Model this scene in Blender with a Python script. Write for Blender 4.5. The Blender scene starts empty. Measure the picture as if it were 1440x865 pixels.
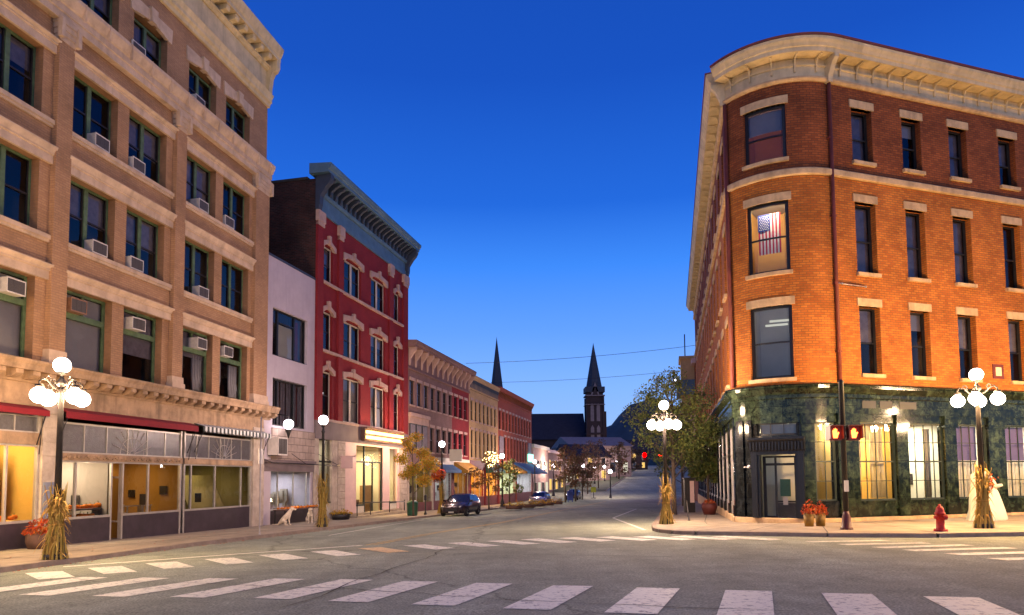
import bpy, bmesh, math, random
from mathutils import Vector, Matrix
random.seed(7)
SC = bpy.context.scene
COL = SC.collection
R_ = math.radians
# ------------------------------------------------------------------ camera
EYE, PITCH, ROLL = 1.6, R_(3.7), 0.0083
cam = bpy.data.cameras.new('camera'); camo = bpy.data.objects.new('camera', cam); COL.objects.link(camo)
cam.sensor_width = 36.0; cam.lens = 24.0; cam.shift_y = 0.1243; cam.clip_start = 0.1; cam.clip_end = 6000
_r = Vector((1, 0, 0)); _u = Vector((0, -math.sin(PITCH), math.cos(PITCH))); _w = Vector((0, math.cos(PITCH), math.sin(PITCH)))
_r2 = _r * math.cos(ROLL) - _u * math.sin(ROLL); _u2 = _u * math.cos(ROLL) + _r * math.sin(ROLL)
camo.matrix_world = Matrix(((_r2.x, _u2.x, -_w.x, 0), (_r2.y, _u2.y, -_w.y, 0), (_r2.z, _u2.z, -_w.z, EYE), (0, 0, 0, 1)))
SC.camera = camo
# ------------------------------------------------------------------ dusk sky and the last warm light from behind the viewer
SUN_EL, SUN_AZ = R_(24), R_(158)          # azimuth measured clockwise from +Y
world = bpy.data.worlds.new('World'); SC.world = world; world.use_nodes = True
nt = world.node_tree; nt.nodes.clear()
out = nt.nodes.new('ShaderNodeOutputWorld')
sky = nt.nodes.new('ShaderNodeTexSky'); sky.sky_type = 'NISHITA'; sky.sun_disc = False
sky.sun_elevation = R_(2.0); sky.sun_rotation = SUN_AZ; sky.air_density = 1.6; sky.dust_density = 0.4; sky.ozone_density = 6.0
bg1 = nt.nodes.new('ShaderNodeBackground'); bg1.inputs[1].default_value = 0.05
nt.links.new(sky.outputs[0], bg1.inputs[0])
geo = nt.nodes.new('ShaderNodeTexCoord'); sep = nt.nodes.new('ShaderNodeSeparateXYZ'); nt.links.new(geo.outputs['Generated'], sep.inputs[0])
ramp = nt.nodes.new('ShaderNodeValToRGB'); nt.links.new(sep.outputs[2], ramp.inputs[0])
el = ramp.color_ramp.elements
stops = [(0.0, (.33, .49, .78)), (.06, (.30, .50, .90)), (.13, (.22, .445, 1.0)), (.21, (.12, .33, 1.0)), (.30, (.045, .235, .88)), (.38, (.014, .125, .66)), (.52, (.007, .072, .48)), (1.0, (.004, .03, .24))]
el[0].position, el[0].color = stops[0][0], (*stops[0][1], 1)
el[1].position, el[1].color = stops[-1][0], (*stops[-1][1], 1)
for p, c in stops[1:-1]:
    e = el.new(p); e.color = (*c, 1)
bg2 = nt.nodes.new('ShaderNodeBackground'); bg2.inputs[1].default_value = 1.08
nt.links.new(ramp.outputs[0], bg2.inputs[0])
add = nt.nodes.new('ShaderNodeAddShader'); nt.links.new(bg1.outputs[0], add.inputs[0]); nt.links.new(bg2.outputs[0], add.inputs[1])
nt.links.new(add.outputs[0], out.inputs[0])
sl = bpy.data.lights.new('sun', 'SUN'); sl.energy = 0.6; sl.angle = R_(50); sl.color = (1.0, .74, .52)
so = bpy.data.objects.new('sun', sl); COL.objects.link(so)
so.rotation_euler = Vector((math.sin(SUN_AZ) * math.cos(SUN_EL), math.cos(SUN_AZ) * math.cos(SUN_EL), math.sin(SUN_EL))).to_track_quat('Z', 'Y').to_euler()
vs = SC.view_settings; vs.view_transform = 'Standard'; vs.look = 'None'; vs.exposure = 0.0; vs.gamma = 1.0; vs.use_curve_mapping = False
cy = SC.cycles; cy.use_denoising = True; cy.max_bounces = 6; cy.diffuse_bounces = 2; cy.glossy_bounces = 3; cy.transmission_bounces = 4
cy.transparent_max_bounces = 12; cy.sample_clamp_indirect = 4.0; cy.sample_clamp_direct = 0.0; cy.caustics_reflective = False; cy.caustics_refractive = False

# ------------------------------------------------------------------ terrain: the street falls away gently, then climbs beyond the crossing
GA, GB = .012, -.0185
D1 = R_(13.14)
def terr(x, y):
    s = x * math.sin(D1) + y * math.cos(D1)
    yc = max(-40., min(y, 92.))
    z = GA * max(-45., min(x, 45.)) + GB * yc
    if s > 96:
        z += .042 * min(s - 96, 190) * min(1, (s - 96) / 25) + .008 * max(0, s - 286)
    return z

# ------------------------------------------------------------------ mesh builder
SPLIT = set('pilaster capital lintel sill window_head cornice_bracket modillion pier marble_pier pier_capital marble_stallriser display_window lintel_and_sill shop_pilaster display_shelf name_panel downpipe stripes_ bulkhead shop_counter fascia_ step sign_tube frieze_ drape bay_window awning partition goods handrail_ tower_band bulb storefront_frame transom_lead curtain string_ shop_pier lintels side_wall_ back_wall_'.split())
class MB:
    def __init__(s, step=None, warp=None):
        s.v = []; s.f = []; s.m = []; s.s = []; s.step = step; s.warp = warp
    def face(s, pts, m=0, sm=False):
        b = len(s.v); s.v += [tuple(p) for p in pts]; s.f.append(tuple(range(b, b + len(pts)))); s.m.append(m); s.s.append(sm)
    def prism(s, prof, x0, x1, m=0, sm=False, caps=True):
        """(y,z) outline run along x"""
        n = 1 if not s.step else max(1, math.ceil(abs(x1 - x0) / s.step))
        k = len(prof); b = len(s.v)
        for i in range(n + 1):
            x = x0 + (x1 - x0) * i / n
            s.v += [(x, y, z) for y, z in prof]
        for i in range(n):
            for j in range(k):
                a = b + i * k + j; c = b + i * k + (j + 1) % k
                s.f.append((a, c, c + k, a + k)); s.m.append(m); s.s.append(sm)
        if caps:
            s.f.append(tuple(range(b + k - 1, b - 1, -1))); s.m.append(m); s.s.append(False)
            s.f.append(tuple(range(b + n * k, b + n * k + k))); s.m.append(m); s.s.append(False)
    def box(s, x0, x1, y0, y1, z0, z1, m=0):
        s.prism([(y0, z0), (y1, z0), (y1, z1), (y0, z1)], x0, x1, m)
    def plate(s, poly, y0, y1, m=0):
        """(x,z) outline with thickness in y"""
        k = len(poly); b = len(s.v)
        s.v += [(x, y0, z) for x, z in poly] + [(x, y1, z) for x, z in poly]
        for j in range(k):
            a, c = b + j, b + (j + 1) % k
            s.f.append((a, c, c + k, a + k)); s.m.append(m); s.s.append(False)
        s.f.append(tuple(range(b, b + k))); s.m.append(m); s.s.append(False)
        s.f.append(tuple(range(b + 2 * k - 1, b + k - 1, -1))); s.m.append(m); s.s.append(False)
    def slab(s, poly, z0, z1, m=0, zf=None):
        """(x,y) outline with height; zf adds the terrain"""
        k = len(poly); b = len(s.v); g = zf or (lambda x, y: 0)
        s.v += [(x, y, z0 + g(x, y)) for x, y in poly] + [(x, y, z1 + g(x, y)) for x, y in poly]
        for j in range(k):
            a, c = b + j, b + (j + 1) % k
            s.f.append((a, c, c + k, a + k)); s.m.append(m); s.s.append(False)
        s.f.append(tuple(range(b + 2 * k - 1, b + k - 1, -1))); s.m.append(m); s.s.append(False)
        s.f.append(tuple(range(b, b + k))); s.m.append(m); s.s.append(False)
    def tube(s, path, r, seg=8, m=0, caps=True):
        path = [Vector(p) for p in path]; n = len(path)
        rr = r if isinstance(r, (list, tuple)) else [r] * n
        b = len(s.v); up = None
        for i, p in enumerate(path):
            t = (path[min(i + 1, n - 1)] - path[max(i - 1, 0)])
            t = t.normalized() if t.length > 1e-9 else Vector((0, 0, 1))
            if up is None: up = Vector((1, 0, 0)) if abs(t.z) > .9 else Vector((0, 0, 1))
            a = t.cross(up); a = a.normalized() if a.length > 1e-6 else Vector((0, 1, 0)).cross(t).normalized()
            up = a.cross(t).normalized(); c = up
            for j in range(seg):
                th = 2 * math.pi * j / seg
                q = p + (a * math.cos(th) + c * math.sin(th)) * rr[i]; s.v.append(tuple(q))
        for i in range(n - 1):
            for j in range(seg):
                a0 = b + i * seg + j; a1 = b + i * seg + (j + 1) % seg
                s.f.append((a0, a1, a1 + seg, a0 + seg)); s.m.append(m); s.s.append(seg > 5)
        if caps:
            s.f.append(tuple(range(b + seg - 1, b - 1, -1))); s.m.append(m); s.s.append(False)
            s.f.append(tuple(range(b + (n - 1) * seg, b + n * seg))); s.m.append(m); s.s.append(False)
    def lathe(s, prof, c=(0, 0, 0), seg=16, m=0, sx=1, sy=1, sm=True, ribs=None):
        b = len(s.v); n = len(prof)
        for r, z in prof:
            for j in range(seg):
                th = 2 * math.pi * j / seg; q = r * (1 + ribs[1] * math.cos(ribs[0] * th)) if ribs else r
                s.v.append((c[0] + q * sx * math.cos(th), c[1] + q * sy * math.sin(th), c[2] + z))
        for i in range(n - 1):
            for j in range(seg):
                a0 = b + i * seg + j; a1 = b + i * seg + (j + 1) % seg
                s.f.append((a0, a1, a1 + seg, a0 + seg)); s.m.append(m); s.s.append(sm)
        s.f.append(tuple(range(b + seg - 1, b - 1, -1))); s.m.append(m); s.s.append(False)
        s.f.append(tuple(range(b + (n - 1) * seg, b + n * seg))); s.m.append(m); s.s.append(False)
    def ball(s, c, r, seg=16, m=0, sz=1.0):
        n = max(5, seg // 2)
        s.lathe([(max(.001, r * math.sin(math.pi * i / n)), -r * sz * math.cos(math.pi * i / n)) for i in range(n + 1)], c, seg, m)
    def wall(s, x0, x1, z0, z1, holes=(), dep=.3, m=0, y=0.0, mr=None):
        """a wall face with openings and their reveals"""
        mr = m if mr is None else mr
        xs = sorted({x0, x1} | {round(h[i], 4) for h in holes for i in (0, 1)}); zs = sorted({z0, z1} | {round(h[i], 4) for h in holes for i in (2, 3)})
        if s.step:
            ex = []
            for a, b in zip(xs, xs[1:]):
                n = max(1, math.ceil((b - a) / s.step)); ex += [a + (b - a) * i / n for i in range(n)]
            xs = ex + [xs[-1]]
        for a, b in zip(xs, xs[1:]):
            for c, d in zip(zs, zs[1:]):
                mx, mz = (a + b) / 2, (c + d) / 2
                if any(h[0] < mx < h[1] and h[2] < mz < h[3] for h in holes): continue
                s.face([(a, y, c), (b, y, c), (b, y, d), (a, y, d)], m)
        for a, b, c, d in [h[:4] for h in holes]:
            s.face([(a, y, c), (a, y + dep, c), (a, y + dep, d), (a, y, d)], mr)
            s.face([(b, y, c), (b, y, d), (b, y + dep, d), (b, y + dep, c)], mr)
            n = 1 if not s.step else max(1, math.ceil((b - a) / s.step))
            for i in range(n):
                p, q = a + (b - a) * i / n, a + (b - a) * (i + 1) / n
                s.face([(p, y, c), (q, y, c), (q, y + dep, c), (p, y + dep, c)], mr)
                s.face([(p, y, d), (p, y + dep, d), (q, y + dep, d), (q, y, d)], mr)
    def split(s):
        """one builder per separate piece; pieces that touch stay together"""
        par = list(range(len(s.v)))
        def find(a):
            while par[a] != a: par[a] = par[par[a]]; a = par[a]
            return a
        for f in s.f:
            for k in f[1:]: par[find(k)] = find(f[0])
        bb = {}
        for i, p in enumerate(s.v):
            r = find(i); q = bb.setdefault(r, [list(p), list(p)])
            for k in range(3): q[0][k] = min(q[0][k], p[k]); q[1][k] = max(q[1][k], p[k])
        ks = list(bb); g = {k: k for k in ks}
        def fg(a):
            while g[a] != a: a = g[a]
            return a
        for i, a in enumerate(ks):
            A = bb[a]
            for b in ks[i + 1:]:
                Bq = bb[b]
                if all(A[0][k] < Bq[1][k] + .012 and Bq[0][k] < A[1][k] + .012 for k in range(3)): g[fg(a)] = fg(b)
        out_ = {}
        for fi, f in enumerate(s.f):
            o = out_.setdefault(fg(find(f[0])), (MB(s.step, s.warp), {})); m, mp = o
            for i in f:
                if i not in mp: mp[i] = len(m.v); m.v.append(s.v[i])
            m.f.append(tuple(mp[i] for i in f)); m.m.append(s.m[fi]); m.s.append(s.s[fi])
        return [o[0] for o in out_.values()]
    def build(s, name, mats, parent=None, zb=0.0, loc=None, rz=0.0):
        if name in SPLIT and parent is not None:
            ps_ = s.split()
            if len(ps_) > 1:
                for q in ps_: o = q.build1(name, mats, parent, zb, loc, rz)
                return o
        return s.build1(name, mats, parent, zb, loc, rz)
    def build1(s, name, mats, parent=None, zb=0.0, loc=None, rz=0.0):
        if not isinstance(mats, (list, tuple)): mats = [mats]
        vv = [s.warp(p) for p in s.v] if s.warp else s.v
        if zb: vv = [(p[0], p[1], p[2] - zb) for p in vv]
        me = bpy.data.meshes.new(name); me.from_pydata(vv, [], s.f)
        me.polygons.foreach_set('material_index', s.m); me.polygons.foreach_set('use_smooth', s.s)
        uv = me.uv_layers.new(name='uv'); co = []
        for f in s.f:
            p = [s.v[i] for i in f]
            nx = ny = nz = 0.0
            for i in range(len(p)):
                a, b = p[i], p[(i + 1) % len(p)]
                nx += (a[1] - b[1]) * (a[2] + b[2]); ny += (a[2] - b[2]) * (a[0] + b[0]); nz += (a[0] - b[0]) * (a[1] + b[1])
            nx, ny, nz = abs(nx), abs(ny), abs(nz)
            if nz >= nx and nz >= ny: co += [c for q in p for c in (q[0], q[1])]
            elif nx > ny: co += [c for q in p for c in (q[1], q[2])]
            else: co += [c for q in p for c in (q[0], q[2])]
        uv.data.foreach_set('uv', co)
        for mt in mats: me.materials.append(mt)
        o = bpy.data.objects.new(name, me); COL.objects.link(o)
        if parent: o.parent = parent
        if loc: o.location = loc
        if rz: o.rotation_euler = (0, 0, rz)
        return o
def tag(o, label=None, cat=None, group=None, kind=None):
    if label: o['label'] = label
    if cat: o['category'] = cat
    if group: o['group'] = group
    if kind: o['kind'] = kind
    return o
def empty(name, loc, rz=0, **k):
    o = bpy.data.objects.new(name, None); o.empty_display_size = .2; COL.objects.link(o); o.location = loc; o.rotation_euler = (0, 0, rz)
    return tag(o, **k)
def copy_tree(o, parent=None):
    c = o.copy(); COL.objects.link(c)
    if parent: c.parent = parent
    for ch in [q for q in o.children]: copy_tree(ch, c)
    return c
def light(name, kind, loc, power, color, size=.2, parent=None, rot=None, sy=None):
    l = bpy.data.lights.new(name, kind); l.energy = power; l.color = color
    if kind == 'AREA':
        l.shape = 'RECTANGLE'; l.size = size; l.size_y = sy or size
    else: l.shadow_soft_size = size
    o = bpy.data.objects.new(name, l); COL.objects.link(o); o.location = loc
    if rot: o.rotation_euler = rot
    if parent: o.parent = parent
    return o

# ------------------------------------------------------------------ materials
def _mat(name):
    m = bpy.data.materials.new(name); m.use_nodes = True; n = m.node_tree
    return m, n, n.nodes['Principled BSDF']
def rgba(c): return (c[0], c[1], c[2], 1)
def pm(name, col, rough=.7, var=.18, scale=2.0, bump=.15, metal=0.0, spec=.4, streak=0.0, bscale=40, coord='Object'):
    m, n, b = _mat(name); L = n.links
    b.inputs['Roughness'].default_value = rough; b.inputs['Metallic'].default_value = metal; b.inputs['Specular IOR Level'].default_value = spec
    tc = n.nodes.new('ShaderNodeTexCoord')
    no = n.nodes.new('ShaderNodeTexNoise'); no.inputs['Scale'].default_value = scale; no.inputs['Detail'].default_value = 6; no.inputs['Roughness'].default_value = .65
    L.new(tc.outputs[coord], no.inputs['Vector'])
    cr = n.nodes.new('ShaderNodeValToRGB'); e = cr.color_ramp.elements
    e[0].position = .3; e[1].position = .7
    e[0].color = rgba([c * (1 - var) for c in col]); e[1].color = rgba([min(1, c * (1 + var)) for c in col])
    L.new(no.outputs['Fac'], cr.inputs[0]); last = cr.outputs[0]
    if streak:
        mp = n.nodes.new('ShaderNodeMapping'); mp.inputs['Scale'].default_value = (2.2, 2.2, .18); L.new(tc.outputs[coord], mp.inputs[0])
        n2 = n.nodes.new('ShaderNodeTexNoise'); n2.inputs['Scale'].default_value = 1.6; n2.inputs['Detail'].default_value = 5; L.new(mp.outputs[0], n2.inputs['Vector'])
        r2 = n.nodes.new('ShaderNodeMapRange'); r2.inputs[1].default_value = .5; r2.inputs[2].default_value = .75; r2.inputs[3].default_value = 0; r2.inputs[4].default_value = streak; L.new(n2.outputs['Fac'], r2.inputs[0])
        mx = n.nodes.new('ShaderNodeMix'); mx.data_type = 'RGBA'; L.new(r2.outputs[0], mx.inputs[0]); L.new(last, mx.inputs[6]); mx.inputs[7].default_value = rgba([c * .35 for c in col]); last = mx.outputs[2]
    L.new(last, b.inputs['Base Color'])
    if bump:
        bn = n.nodes.new('ShaderNodeTexNoise'); bn.inputs['Scale'].default_value = bscale; bn.inputs['Detail'].default_value = 4; L.new(tc.outputs[coord], bn.inputs['Vector'])
        bu = n.nodes.new('ShaderNodeBump'); bu.inputs['Strength'].default_value = bump; bu.inputs['Distance'].default_value = .02; L.new(bn.outputs['Fac'], bu.inputs['Height']); L.new(bu.outputs[0], b.inputs['Normal'])
    return m
def brick(name, c1, c2, mortar, bw=.215, rh=.075, ms=.011, stain=.25, bump=.5, rough=.85, blotch=.8):
    m, n, b = _mat(name); L = n.links; b.inputs['Roughness'].default_value = rough; b.inputs['Specular IOR Level'].default_value = .25
    uv = n.nodes.new('ShaderNodeUVMap'); uv.uv_map = 'uv'
    br = n.nodes.new('ShaderNodeTexBrick'); L.new(uv.outputs[0], br.inputs['Vector'])
    br.inputs['Scale'].default_value = 1.0; br.inputs['Brick Width'].default_value = bw; br.inputs['Row Height'].default_value = rh; br.inputs['Mortar Size'].default_value = ms; br.inputs['Mortar Smooth'].default_value = .2; br.inputs['Bias'].default_value = -.1
    br.inputs['Color1'].default_value = rgba(c1); br.inputs['Color2'].default_value = rgba(c2); br.inputs['Mortar'].default_value = rgba(mortar)
    no = n.nodes.new('ShaderNodeTexNoise'); no.inputs['Scale'].default_value = blotch; no.inputs['Detail'].default_value = 7; no.inputs['Roughness'].default_value = .7; L.new(uv.outputs[0], no.inputs['Vector'])
    mr = n.nodes.new('ShaderNodeMapRange'); mr.inputs[1].default_value = .35; mr.inputs[2].default_value = .7; mr.inputs[3].default_value = 1 + stain * .5; mr.inputs[4].default_value = 1 - stain; L.new(no.outputs['Fac'], mr.inputs[0])
    mx = n.nodes.new('ShaderNodeMix'); mx.data_type = 'RGBA'; mx.blend_type = 'MULTIPLY'; mx.inputs[0].default_value = 1; L.new(br.outputs['Color'], mx.inputs[6]); L.new(mr.outputs[0], mx.inputs[7])
    L.new(mx.outputs[2], b.inputs['Base Color'])
    bu = n.nodes.new('ShaderNodeBump'); bu.inputs['Strength'].default_value = bump; bu.inputs['Distance'].default_value = .012; bu.invert = True; L.new(br.outputs['Fac'], bu.inputs['Height']); L.new(bu.outputs[0], b.inputs['Normal'])
    return m
def emit(name, col, st, see=False):
    m = bpy.data.materials.new(name); m.use_nodes = True; n = m.node_tree; n.nodes.clear()
    o = n.nodes.new('ShaderNodeOutputMaterial'); e = n.nodes.new('ShaderNodeEmission'); e.inputs[0].default_value = rgba(col); e.inputs[1].default_value = st
    if see:                                    # frosted globe: glows and lets the bulb inside shine out
        t = n.nodes.new('ShaderNodeBsdfTransparent'); a = n.nodes.new('ShaderNodeAddShader'); n.links.new(e.outputs[0], a.inputs[0]); n.links.new(t.outputs[0], a.inputs[1]); n.links.new(a.outputs[0], o.inputs[0])
        m.cycles.emission_sampling = 'NONE'
    else: n.links.new(e.outputs[0], o.inputs[0])
    return m
def glass(name, tint=(.8, .85, .88), refl=1.0, rough=.02):
    m = bpy.data.materials.new(name); m.use_nodes = True; n = m.node_tree; n.nodes.clear(); L = n.links
    o = n.nodes.new('ShaderNodeOutputMaterial'); t = n.nodes.new('ShaderNodeBsdfTransparent'); t.inputs[0].default_value = rgba(tint)
    g = n.nodes.new('ShaderNodeBsdfGlossy'); g.inputs['Roughness'].default_value = rough
    f = n.nodes.new('ShaderNodeFresnel'); f.inputs[0].default_value = 1.7
    mu = n.nodes.new('ShaderNodeMath'); mu.operation = 'MULTIPLY'; mu.inputs[1].default_value = refl; mu.use_clamp = True; L.new(f.outputs[0], mu.inputs[0])
    tc = n.nodes.new('ShaderNodeTexCoord'); no = n.nodes.new('ShaderNodeTexNoise'); no.inputs['Scale'].default_value = 1.3; L.new(tc.outputs['Object'], no.inputs['Vector'])
    bu = n.nodes.new('ShaderNodeBump'); bu.inputs['Strength'].default_value = .08; bu.inputs['Distance'].default_value = .05; L.new(no.outputs['Fac'], bu.inputs['Height']); L.new(bu.outputs[0], g.inputs['Normal'])
    mx = n.nodes.new('ShaderNodeMixShader'); L.new(mu.outputs[0], mx.inputs[0]); L.new(t.outputs[0], mx.inputs[1]); L.new(g.outputs[0], mx.inputs[2]); L.new(mx.outputs[0], o.inputs[0])
    return m
def leafmat(name, cols, rough=.6):
    m, n, b = _mat(name); L = n.links; b.inputs['Roughness'].default_value = rough; b.inputs['Specular IOR Level'].default_value = .2
    g = n.nodes.new('ShaderNodeNewGeometry'); cr = n.nodes.new('ShaderNodeValToRGB'); e = cr.color_ramp.elements
    e[0].color = rgba(cols[0]); e[1].color = rgba(cols[-1])
    for i, c in enumerate(cols[1:-1]):
        q = e.new((i + 1) / (len(cols) - 1)); q.color = rgba(c)
    L.new(g.outputs['Random Per Island'], cr.inputs[0]); L.new(cr.outputs[0], b.inputs['Base Color'])
    tr = n.nodes.new('ShaderNodeBsdfTranslucent'); L.new(cr.outputs[0], tr.inputs[0]); mx = n.nodes.new('ShaderNodeMixShader'); mx.inputs[0].default_value = .35
    o = n.nodes['Material Output']; L.new(b.outputs[0], mx.inputs[1]); L.new(tr.outputs[0], mx.inputs[2]); L.new(mx.outputs[0], o.inputs[0])
    return m
def marble(name, c0, c1, rough=.1):
    m, n, b = _mat(name); L = n.links; b.inputs['Roughness'].default_value = rough; b.inputs['Specular IOR Level'].default_value = .32
    tc = n.nodes.new('ShaderNodeTexCoord'); no = n.nodes.new('ShaderNodeTexNoise'); no.inputs['Scale'].default_value = 2.6; no.inputs['Detail'].default_value = 10; no.inputs['Roughness'].default_value = .8; no.inputs['Distortion'].default_value = .35; L.new(tc.outputs['Object'], no.inputs['Vector'])
    cr = n.nodes.new('ShaderNodeValToRGB'); e = cr.color_ramp.elements; e[0].position = .42; e[0].color = rgba(c0); e[1].position = .66; e[1].color = rgba(c1)
    q = e.new(.54); q.color = rgba([(a * .7 + b2 * .3) for a, b2 in zip(c0, c1)])
    L.new(no.outputs['Fac'], cr.inputs[0])
    uv = n.nodes.new('ShaderNodeUVMap'); uv.uv_map = 'uv'; br = n.nodes.new('ShaderNodeTexBrick'); L.new(uv.outputs[0], br.inputs['Vector']); br.inputs['Scale'].default_value = 1; br.inputs['Brick Width'].default_value = 1.15; br.inputs['Row Height'].default_value = .74; br.inputs['Mortar Size'].default_value = .009
    br.inputs['Color1'].default_value = (.7, .7, .7, 1); br.inputs['Color2'].default_value = (1.2, 1.2, 1.2, 1); br.inputs['Mortar'].default_value = (.15, .15, .15, 1)
    mx = n.nodes.new('ShaderNodeMix'); mx.data_type = 'RGBA'; mx.blend_type = 'MULTIPLY'; mx.inputs[0].default_value = 1; L.new(cr.outputs[0], mx.inputs[6]); L.new(br.outputs['Color'], mx.inputs[7]); L.new(mx.outputs[2], b.inputs['Base Color'])
    return m
def asphalt(name):
    m, n, b = _mat(name); L = n.links; b.inputs['Specular IOR Level'].default_value = .08; b.inputs['Roughness'].default_value = .9
    tc = n.nodes.new('ShaderNodeTexCoord')
    def noise(sc, det, x=None):
        q = n.nodes.new('ShaderNodeTexNoise'); q.inputs['Scale'].default_value = sc; q.inputs['Detail'].default_value = det; q.inputs['Roughness'].default_value = .6; L.new(x or tc.outputs['Object'], q.inputs['Vector']); return q
    n1 = noise(.16, 5); n2 = noise(30, 4); n3 = noise(1.4, 6)
    mp = n.nodes.new('ShaderNodeMapping'); mp.inputs['Rotation'].default_value = (0, 0, D1); mp.inputs['Scale'].default_value = (1.0, .05, 1); L.new(tc.outputs['Object'], mp.inputs[0]); n4 = noise(.55, 3, mp.outputs[0])
    c1 = n.nodes.new('ShaderNodeValToRGB'); e = c1.color_ramp.elements; e[0].position = .3; e[0].color = (.222, .236, .172, 1); e[1].position = .72; e[1].color = (.345, .365, .266, 1); L.new(n1.outputs['Fac'], c1.inputs[0])
    def mulr(src, nd, lo, hi, a=.3, z=.7):
        r = n.nodes.new('ShaderNodeMapRange'); r.inputs[1].default_value = a; r.inputs[2].default_value = z; r.inputs[3].default_value = lo; r.inputs[4].default_value = hi; L.new(nd.outputs['Fac'], r.inputs[0])
        x = n.nodes.new('ShaderNodeMix'); x.data_type = 'RGBA'; x.blend_type = 'MULTIPLY'; x.inputs[0].default_value = 1; L.new(src, x.inputs[6]); L.new(r.outputs[0], x.inputs[7]); return x.outputs[2]
    c = mulr(c1.outputs[0], n2, .45, 1.5); c = mulr(c, n3, .82, 1.14); c = mulr(c, n4, .84, 1.12)
    vo = n.nodes.new('ShaderNodeTexVoronoi'); vo.feature = 'DISTANCE_TO_EDGE'; vo.inputs['Scale'].default_value = .17
    dn = noise(.9, 5); ad = n.nodes.new('ShaderNodeMix'); ad.data_type = 'VECTOR'; ad.inputs[0].default_value = .55; L.new(tc.outputs['Object'], ad.inputs[4]); L.new(dn.outputs['Color'], ad.inputs[5]); L.new(ad.outputs[1], vo.inputs['Vector'])
    lt = n.nodes.new('ShaderNodeMapRange'); lt.inputs[1].default_value = 0; lt.inputs[2].default_value = .006; lt.inputs[3].default_value = .5; lt.inputs[4].default_value = 1; L.new(vo.outputs['Distance'], lt.inputs[0])
    x = n.nodes.new('ShaderNodeMix'); x.data_type = 'RGBA'; x.blend_type = 'MULTIPLY'; x.inputs[0].default_value = .8; L.new(c, x.inputs[6]); L.new(lt.outputs[0], x.inputs[7])
    L.new(x.outputs[2], b.inputs['Base Color'])
    bu = n.nodes.new('ShaderNodeBump'); bu.inputs['Strength'].default_value = .5; bu.inputs['Distance'].default_value = .006; L.new(n2.outputs['Fac'], bu.inputs['Height']); L.new(bu.outputs[0], b.inputs['Normal'])
    return m
def paint(name, col, wear=.5):
    """road paint worn through to the asphalt in patches"""
    m, n, b = _mat(name); L = n.links; b.inputs['Roughness'].default_value = .7
    tc = n.nodes.new('ShaderNodeTexCoord'); a = n.nodes.new('ShaderNodeTexNoise'); a.inputs['Scale'].default_value = 9; a.inputs['Detail'].default_value = 8; a.inputs['Roughness'].default_value = .75; L.new(tc.outputs['Object'], a.inputs['Vector'])
    cr = n.nodes.new('ShaderNodeValToRGB'); e = cr.color_ramp.elements; e[0].position = .42 + .1 * wear - .1; e[0].color = (.2, .19, .16, 1); e[1].position = .53 + .1 * wear - .1; e[1].color = rgba(col)
    L.new(a.outputs['Fac'], cr.inputs[0]); L.new(cr.outputs[0], b.inputs['Base Color'])
    return m
def stripes(name, ca, cb, freq):
    m, n, b = _mat(name); L = n.links; b.inputs['Roughness'].default_value = .8
    tc = n.nodes.new('ShaderNodeTexCoord'); sp = n.nodes.new('ShaderNodeSeparateXYZ'); L.new(tc.outputs['Object'], sp.inputs[0])
    mu = n.nodes.new('ShaderNodeMath'); mu.operation = 'MULTIPLY'; mu.inputs[1].default_value = freq; L.new(sp.outputs[0], mu.inputs[0])
    fr = n.nodes.new('ShaderNodeMath'); fr.operation = 'FRACT'; L.new(mu.outputs[0], fr.inputs[0])
    gt = n.nodes.new('ShaderNodeMath'); gt.operation = 'GREATER_THAN'; gt.inputs[1].default_value = .5; L.new(fr.outputs[0], gt.inputs[0])
    mx = n.nodes.new('ShaderNodeMix'); mx.data_type = 'RGBA'; L.new(gt.outputs[0], mx.inputs[0]); mx.inputs[6].default_value = rgba(ca); mx.inputs[7].default_value = rgba(cb); L.new(mx.outputs[2], b.inputs['Base Color'])
    return m
M = {}
M['asphalt'] = asphalt('asphalt'); M['paint'] = paint('road paint white', (.74, .71, .54)); M['yellow'] = paint('road paint yellow', (.55, .36, .07), .7)
M['walk'] = pm('sidewalk concrete', (.30, .24, .165), .85, .3, 1.1, .25, bscale=90); M['kerb'] = pm('kerb granite', (.24, .18, .13), .85, .25, 3, .3)
M['grass'] = pm('verge grass', (.035, .05, .02), .9, .4, 2, .5); M['hill'] = pm('wooded hill', (.035, .05, .06), .95, .35, .02, 0); M['forest'] = pm('far trees', (.02, .03, .022), .95, .4, .4, .4)
M['tan'] = brick('buff brick', (.40, .225, .115), (.335, .18, .092), (.295, .17, .095), .24, .085, .013, stain=.3, bump=.55, blotch=.5); M['tand'] = brick('buff brick reveal', (.32, .165, .08), (.28, .14, .068), (.26, .15, .08), stain=.3)  # the second buff brick is a darker tone for the window reveals
M['stone'] = pm('cream stone', (.52, .37, .25), .8, .22, 1.6, .3, streak=.35, bscale=18); M['cornice'] = pm('painted metal cornice', (.60, .46, .25), .6, .22, 1.2, .1, streak=.4)
M['terra'] = pm('tan terracotta band', (.34, .22, .13), .8, .38, 2, .35, streak=.65, bscale=18); M['rust'] = pm('rusticated pier stone', (.42, .34, .27), .85, .25, 2.5, .4, bscale=14)
M['green'] = pm('green window paint', (.075, .12, .055), .55, .35, 4, .1); M['dgreen'] = pm('dark green frame', (.018, .03, .024), .5, .3, 3, .05); M['black'] = pm('black painted frame', (.012, .012, .013), .45, .3, 3, .05)
M['iron'] = pm('dark iron', (.03, .026, .026), .45, .3, 4, .1, metal=.4); M['alu'] = pm('aluminium frame', (.42, .38, .34), .4, .15, 3, .05, metal=.5); M['wframe'] = pm('white window frame', (.5, .42, .34), .6, .15, 2, .05)
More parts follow.
